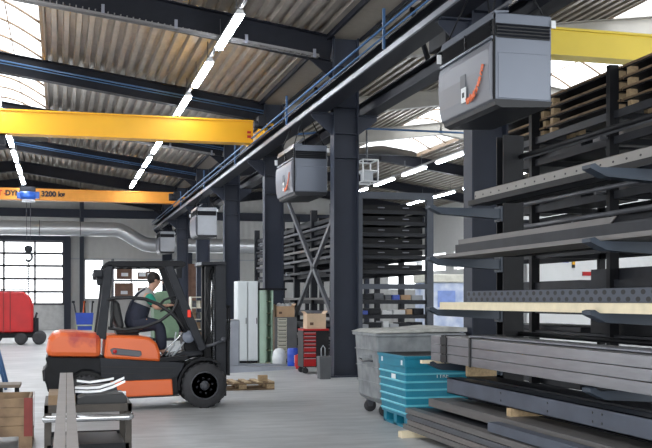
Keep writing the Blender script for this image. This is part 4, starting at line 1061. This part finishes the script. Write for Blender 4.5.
# wooden crate on the left
cb = thing('wooden_crate', 'weathered wooden crate with a rust-red corner iron on a pallet, left edge', 'crate', (-.75, 11.8, 0))
x0, x1, y0, y1 = -1.45, -.29, 11.25, 12.05
for k in range(4):
    z = .15+k*.098
    part('side_board', MB().box(x0, x1-.01, y0, y0+.022, z, z+.094), DWOOD, cb, .003)
part('back_wall', MB().box(x0, x1-.01, y1-.022, y1, .15, .54), DWOOD, cb)
part('end_wall', MB().box(x1-.04, x1-.015, y0+.02, y1-.02, .15, .54).box(x0, x0+.02, y0+.02, y1-.02, .15, .54), DWOOD, cb)
part('bottom', MB().box(x0, x1, y0, y1, .13, .15), DWOOD, cb)
each('corner_iron', MB().box(x1-.085, x1+.004, y0-.006, y0, .13, .545).box(x1, x1+.004, y0, y0+.06, .13, .545).box(x1, x1+.004, y1-.06, y1+.004, .13, .545), RUST, cb)
for x in (x0, x0+.5, x1-.14): part('pallet_foot', MB().box(x, x+.14, y0, y1, 0, .03).box(x, x+.14, y0, y0+.12, .03, .13).box(x, x+.14, y1-.12, y1, .03, .13), DWOOD, cb)
single('metal_parts', MB().box(-1.3, -.6, 11.4, 11.9, .152, .42), DARK2, 'dark metal parts filling the old wooden crate', 'parts')
# low trestle bench behind it
tb_ = thing('low_bench', 'low dark steel bench behind the wooden crate at the left edge', 'bench', (-.9, 13.4, 0))
part('top', MB().box(-1.5, -.48, 13.1, 13.55, .50, .54), mat('bench_top_brown', (104, 92, 80), .6), tb_, .006)
for x in (-1.45, -.55, -.75):
    for y in (13.13, 13.5): part('leg', MB().box(x, x+.04, y, y+.04, 0, .50), DARK2, tb_)
# blue trestle
bt = thing('blue_trestle', 'blue steel A-shaped trestle at the left edge', 'trestle', (-1.2, 19, 0))
for y in (18.7, 19.4):
    part('leg', MB().tube((-1.16, y, .95), (-.93, y, 0), .028, 8), BLUE, bt)
    part('leg', MB().tube((-1.16, y, .95), (-1.45, y, 0), .028, 8), BLUE, bt)
    part('cross_bar', MB().tube((-1.0, y, .3), (-1.37, y, .3), .02, 8).tube((-1.07, y, .6), (-1.26, y, .6), .02, 8), BLUE, bt)
part('top_rail', MB().tube((-1.16, 18.6, .96), (-1.16, 19.5, .96), .035, 8), BLUE, bt)

# ================================================================ LEFT BACKGROUND
rm = thing('red_machine', 'bright red tank machine on wheels in front of the glazed door', 'machine', (-1.8, 38, 0))
x0, x1 = -3.6, -.93
pts = [(x0, .45), (x0, 1.9), (x1-.35, 1.9), (x1-.12, 1.72), (x1, 1.4), (x1, .45)]
part('tank', MB().prism(pts, 'y', 37.2, 38.6), RED, rm, .06)
for x in (-3.1, -2.6, -1.95, -1.72): part('band', MB().prism([(x, .43), (x, 1.92), (x+.03, 1.92), (x+.03, .43)], 'y', 37.18, 38.62), mat('dark_red', (120, 16, 20), .5), rm)
part('chassis', MB().box(x0, x1, 37.3, 38.5, .25, .42).box(x0, x1+.2, 37.25, 37.3, .3, .34), DARK2, rm)
part('top_rail', MB().tube((x0, 37.4, 1.97), (x1-.2, 37.4, 1.97), .02, 6).tube((-2.0, 37.4, 1.9), (-2.0, 37.4, 2.2), .02, 6).tube((-2.9, 37.4, 1.9), (-2.9, 37.4, 2.1), .02, 6), DARK, rm)
for x, r in ((-.72, .24), (-1.35, .22), (-2.3, .26), (-3.2, .26)):
    for y in (37.3, 38.4): part('wheel', MB().lathe([(r*.5, -.09), (r*.93, -.08), (r, -.04), (r, .04), (r*.93, .08), (r*.5, .09)], (x, y, r), 'y', 20), RUBBER, rm)
part('drawbar', MB().box(x1-.1, -.75, 37.7, 38.1, .3, .95), DARK, rm)
part('coupling', MB().tube((-1.0, 37.6, .5), (-.8, 37.6, 1.15), .04, 8), DARK, rm)
bb = thing('blue_bin', 'blue open bin with long tool handles sticking out, by the back wall', 'bin', (1.15, 50, 0))
part('body', MB().prism([(.80, .15), (1.5, .15), (1.58, .98), (.72, .98)], 'y', 49.7, 50.5), BARREL, bb)
part('frame', MB().box(.7, 1.6, 49.62, 49.68, .35, .41).box(.75, .81, 49.62, 49.68, 0, .41).box(1.5, 1.56, 49.62, 49.68, 0, .41), mat('yellowish_frame', (190, 200, 170), .5), bb)
for x, lean, m in ((.85, -.22, DARK), (1.05, .1, ORG), (1.2, -.05, DARK), (1.35, .12, LGREY), (1.48, .06, DARK)):
    single('garden_tool', MB().tube((x, 50.1, .4), (x+lean, 50.1, 1.55), .035, 6).box(x+lean-.07, x+lean+.07, 50.08, 50.12, 1.45, 1.56), m, '%s tool in the blue bin, leaning %s' % ({'matt_black': 'black', 'dark_grey_steel': 'dark', 'forklift_orange': 'orange', 'light_grey_paint': 'pale'}[m.name], 'left' if lean < 0 else 'right'), 'tool', 'tools in the blue bin')
# shelf with brown boxes in front of the back window
bs = shelf_rack('box_shelf', 'shelf of brown boxes in front of the bright back window', 2.75, 5.9, [54.4, 55.2], [1.75, 2.7], 3.8, MID, MID, .07)
cbm = mat('brown_box', (120, 92, 78), .8, var=.2)
i = 0
for px0, px1, z0, h in ((115, 133, 1.76, .75), (117, 132, 2.72, .6), (138, 146, 2.72, .38), (147, 154, 2.72, .42), (138, 150, 1.76, .5)):
    a, b = at(px0, 290, Y=54.6).x, at(px1, 290, Y=54.6).x
    mb = MB().box(a, b, 54.45, 55.1, z0, z0+h).box(a+.1, b-.1, 54.43, 54.45, z0+h*.55, z0+h*.62)
    o = single('brown_box', mb, cbm, 'brown box on the back window shelf, ' + ['big one lower left', 'big one upper left', 'small upper middle one', 'small upper right one', 'lower middle one'][i], 'box', 'brown boxes on the back shelf')
    part('paper_label', MB().box((a+b)/2-.18, (a+b)/2+.18, 54.42, 54.44, z0+.15, z0+.33), WHITE, o); i += 1
gm = thing('green_machine', 'sage green machine casing behind the forklift driver', 'machine', (4, 40, 0))
a, b = at(153, 300, Y=40).x, at(178, 300, Y=40).x
part('casing', MB().prism([(a, .1), (a, 1.75), (a+.25, 1.95), (b, 1.95), (b, .1)], 'y', 39.6, 41), DGREEN, gm, .03)
part('control_panel', MB().box(b-.3, b-.05, 39.5, 39.6, 1.2, 1.7), LGREY, gm)
part('plinth', MB().box(a-.05, b+.05, 39.55, 41.05, 0, .1), DARK, gm)
# brown and beige things between forklift pillar and mast
a, b = at(183, 275, Y=50).x, at(196, 275, Y=50).x
mb = MB().box(a, b, 49.8, 50.6, 1.2, 3.4)
sh = thing('tall_cabinet', 'brown tall cabinet seen behind the front pillar of the forklift', 'cabinet', ((a+b)/2, 50.2, 0))
part('body', MB().box(a, b, 49.8, 50.6, 0, 3.4), cbm, sh); part('door', MB().box(a+.05, (a+b)/2-.02, 49.77, 49.8, .1, 3.3), cbm, sh); part('door', MB().box((a+b)/2+.02, b-.05, 49.77, 49.8, .1, 3.3), cbm, sh)
a, b = at(191, 320, Y=30).x, at(207, 320, Y=30).x
ps = thing('parts_shelf', 'cream shelf full of small parts, seen left of the forklift mast', 'shelf', ((a+b)/2, 30.3, 0))
cream = mat('cream_shelf', (206, 202, 186), .6)
for x in (a, b-.03): part('side', MB().box(x, x+.03, 30, 30.5, 0, 1.7), cream, ps)
for z in (.1, .4, .7, 1.0, 1.35, 1.67): part('shelf_board', MB().box(a+.03, b-.03, 30, 30.5, z, z+.03), cream, ps)
random.seed(5); k = 0
for zi, z in enumerate((.13, .43, .73, 1.03, 1.38)):
    for xi in range(3):
        x = a+.05+xi*(b-a-.1)/3; w = (b-a-.1)/3-.02
        single('parts_bin', MB().prism([(30.02, z+.002), (30.4, z+.002), (30.4, z+.2), (30.1, z+.2), (30.02, z+.1)], 'x', x, x+w), [DWOOD, MID, cream][(zi+xi) % 3], 'small open parts bin on the cream shelf, %s row, %s' % (['lowest', 'second', 'third', 'fourth', 'top'][zi], ['left', 'middle', 'right'][xi]), 'bin', 'bins on the cream shelf')

# ================================================================ LOCKERS, CABINETS by the middle columns
lw = mat('locker_white', (214, 220, 222), .4, var=.03)
for j, (xa, l) in enumerate(((4.33, 'left white steel locker right of the forklift mast'), (4.60, 'right white steel locker, beside the green cabinet'))):
    lk = thing('steel_locker', l, 'locker', (xa+.13, 25.2, 0), 'white lockers')
    part('body', MB().box(xa, xa+.255, 24.95, 25.5, .06, 2.08), lw, lk, .015)
    part('door', MB().box(xa+.015, xa+.24, 24.93, 24.95, .1, 2.04), lw, lk, .006)
    part('plinth', MB().box(xa+.02, xa+.24, 24.97, 25.45, 0, .06), DARK, lk)
    part('handle', MB().box(xa+.205, xa+.22, 24.905, 24.93, 1.0, 1.15), DARK, lk)
gc = thing('green_cabinet', 'pale green open cabinet with hooks and a dark shelf board on top', 'cabinet', (5.1, 25.3, 0))
part('back', MB().box(4.9, 5.26, 25.5, 25.54, 0, 1.85), GREEN, gc)
for x in (4.9, 5.04, 5.22): part('side', MB().box(x, x+.04, 25.0, 25.5, 0, 1.85), GREEN, gc)
part('front_post', MB().box(4.9, 5.03, 24.97, 25.0, 0, 1.85), GREEN, gc)
part('top', MB().box(4.88, 5.6, 24.95, 25.6, 1.85, 1.9), DARK2, gc)
for z in (.3, .62, .95, 1.25, 1.55): part('shelf_board', MB().box(4.94, 5.22, 25.05, 25.5, z, z+.02), mat('olive_shelf', (120, 130, 104), .6), gc)
dc = thing('drawer_cabinet', 'grey metal drawer cabinet with pale drawer fronts under a cardboard box', 'cabinet', (5.6, 25.3, 0))
part('body', MB().box(5.29, 5.88, 25.0, 25.6, .04, 1.16), mat('cabinet_grey', (96, 96, 98), .5), dc, .01)
part('side_panel', MB().box(5.235, 5.29, 25.0, 25.6, 0, 1.34), mat('beige_panel', (150, 132, 112), .7), dc, label='beige side panel')
for k in range(11):
    z = .1+k*.095
    dr = part('drawer', MB().box(5.37, 5.61, 24.975, 25.0, z, z+.085), cream, dc)
    part('handle', MB().box(5.39, 5.59, 24.955, 24.975, z+.05, z+.065), DARK, dr)
part('door', MB().box(5.63, 5.87, 24.98, 25.0, .1, 1.13), MATS['cabinet_grey'], dc)
part('plinth', MB().box(5.32, 5.84, 25.02, 25.58, 0, .04), DARK, dc)
def cardbox(x0, x1, y0, y1, z0, z1, label, m=CARD):
    o = thing('cardboard_box', label, 'box', ((x0+x1)/2, (y0+y1)/2, z0))
    part('carton', MB().box(x0, x1, y0, y1, z0, z1), m, o)
    part('flap', MB().prism([(x0, z1), (x0-.06, z1+.05), (x0-.05, z1+.055), (x0+.01, z1)], 'y', y0+.01, y1-.01), m, o)
    part('flap', MB().prism([(x1, z1), (x1+.05, z1+.06), (x1+.04, z1+.065), (x1-.01, z1)], 'y', y0+.01, y1-.01), m, o)
    part('print', MB().box(x0+.06, x0+.14, y0-.003, y0, z0+.08, z0+.14), mat('print_brown', (96, 70, 56), .8), o)
    return o
cardbox(5.37, 5.84, 25.1, 25.5, 1.162, 1.44, 'open cardboard box of crumpled paper on the drawer cabinet')
random.seed(11)
pm = MB()
for i in range(16):
    x, y = random.uniform(5.44, 5.77), random.uniform(25.2, 25.4); r = random.uniform(.04, .07)
    pm.lathe([(.01, -r*.6), (r, -r*.1), (r*.7, r*.4), (.01, r*.6)], (x, y, 1.44+random.uniform(.0, .06)), 'z', 6)
single('crumpled_paper', pm, WHITE, 'crumpled white paper heaped in the cardboard box', 'paper', kind='stuff')
# red tool trolley
tt = thing('tool_trolley', 'black tool trolley with red drawers at the foot of the middle column', 'tool trolley', (5.1, 21.2, 0))
x0, x1, y0, y1 = 5.10, 5.68, 21.1, 21.6
part('body', MB().box(x0+.29, x1, y0, y1, .14, .93), BLACK, tt, .012)
part('frame', MB().box(x0, x1, y0-.02, y1, .93, .97), RED, tt, .01)
part('drawer_column', MB().box(x0, x0+.29, y0-.01, y1, .14, .93), BLACK, tt)
for k, (z, h) in enumerate(((.16, .19), (.36, .11), (.48, .11), (.60, .07), (.68, .07), (.76, .07), (.84, .07))):
    dr = part('drawer', MB().box(x0+.01, x0+.28, y0-.035, y0-.01, z, z+h-.012), RED, tt, .003)
    part('handle', MB().box(x0+.02, x0+.27, y0-.05, y0-.035, z+h-.03, z+h-.018), LGREY, dr)
for x in (x0+.06, x1-.06):
    for y in (y0+.05, y1-.05): part('caster', MB().lathe([(.03, -.02), (.065, -.017), (.065, .017), (.03, .02)], (x, y, .065), 'y', 16).box(x-.02, x+.02, y-.026, y-.02, .06, .14), RUBBER, tt)
cardbox(5.2, 5.62, 21.13, 21.5, .972, 1.3, 'pale cardboard box on top of the red tool trolley', mat('pale_cardboard', (206, 180, 152), .8))
# grey bin, white bag, barrel, red extinguisher
gb_ = thing('waste_bin', 'dark grey upright bin with a wire handle next to the tool trolley', 'bin', (5.1, 20.0, 0))
part('body', MB().prism([(5.07, 0), (5.29, 0), (5.31, .46), (5.05, .46)], 'y', 19.5, 19.75), mat('bin_grey', (84, 86, 90), .6), gb_, .012)
part('handle', MB().path([(5.12, 19.62, .46), (5.12, 19.62, .62), (5.16, 19.62, .68), (5.20, 19.62, .62), (5.20, 19.62, .46)], .012, 8), LGREY, gb_)
def canister(x, y, r, h, m, name, label, cat):
    o = thing(name, label, cat, (x, y, 0))
    part('body', MB().lathe([(r*.93, 0), (r, .02), (r, h*.3), (r*1.03, h*.33), (r, h*.36), (r, h*.66), (r*1.03, h*.7), (r, h*.73), (r, h-.02), (r*.95, h)], (x, y, 0), 'z', 24), m, o)
    part('lid', MB().lathe([(r*.9, h), (r*.92, h+.02), (r*.3, h+.03)], (x, y, 0), 'z', 24), m, o)
    return o
cn = canister(5.42, 23.4, .15, .42, BARREL, 'blue_drum', 'small blue drum between the drawer cabinet and the tool trolley', 'drum')
part('paper_label', MB().box(5.4, 5.5, 23.235, 23.25, .1, .28), WHITE, cn)
rc = canister(5.33, 22.6, .07, .30, RED, 'fire_extinguisher', 'small red canister standing in front of the blue drum', 'canister')
part('nozzle', MB().tube((5.33, 22.6, .32), (5.41, 22.6, .46), .014, 6), ORG, rc)
bg = MB().lathe([(.10, 0), (.17, .04), (.18, .2), (.15, .34), (.1, .4), (.03, .42)], (5.2, 24.0, 0), 'z', 9)
single('plastic_bag', bg, mat('bag_white', (222, 226, 228), .4, bump=.6, scale=9), 'crumpled white plastic bag on the floor by the drawer cabinet', 'bag')
# pallet behind the forks
fp_ = pallet_proto(1.15, .8)
fp_.location = (3.13, 17.9, 0); fp_['label'] = 'single wooden pallet on the floor under the forks'
single('timber_block', MB().box(3.44, 3.6, 17.6, 17.72, .146, .25), WOOD, 'small wooden block standing on the floor pallet', 'timber')
single('hand_pallet', MB().box(3.8, 4.0, 24, 24.5, .0, .08).tube((3.9, 24.2, .08), (3.95, 24.2, .14), .03, 6), DARK, 'dark scrap piece on the floor in front of the lockers', 'scrap')

# ================================================================ LIGHT, WORLD, CAMERA
w = bpy.data.worlds.new('overcast'); scn.world = w; w.use_nodes = True
nt = w.node_tree; bgn = nt.nodes['Background']
bgn.inputs[0].default_value = (.93, .97, 1.0, 1); bgn.inputs[1].default_value = 4.0
def portal(x, y, z, sx, sy, rot):
    l = bpy.data.lights.new('portal', 'AREA'); l.shape = 'RECTANGLE'; l.size = sx; l.size_y = sy; l.cycles.is_portal = True
    o = bpy.data.objects.new('opening_portal', l); COL.objects.link(o); o.location = (x, y, z); o.rotation_euler = rot
portal(-2, 13.2, 8.95, 3.2, 42, (0, 0, 0)); portal(13.5, 13.2, 8.95, 3.2, 42, (0, 0, 0))
portal(-2.2, YB+.15, 2.8, 4.8, 4.2, (-PI/2, 0, 0))
portal(4.4, YB+.15, 2.7, 3, 2.2, (-PI/2, 0, 0))
portal(XL-.15, 24.5, 2.8, 65, 3.2, (PI/2, 0, -PI/2)); portal(XR+.15, 24.5, 3.8, 65, 1.0, (PI/2, 0, PI/2))
portal(5.8, -8.1, 3.6, 30, 7.4, (PI/2, 0, 0))  # hall left open behind the camera, an opening added for fill light
cam = bpy.data.cameras.new('camera'); co = bpy.data.objects.new('camera', cam); COL.objects.link(co); scn.camera = co
cam.sensor_width = 36; cam.lens = 36*1000/652; cam.shift_y = 76/652
co.location = (0, 0, H); co.rotation_euler = (PI/2, 0, -math.atan2(SA, CA))
cam.clip_end = 300
scn.view_settings.view_transform = 'Standard'; scn.view_settings.look = 'None'; scn.view_settings.gamma = 1
scn.view_settings.exposure = 0.15
try:
    scn.cycles.use_denoising = True; scn.cycles.use_light_tree = True
except Exception: pass
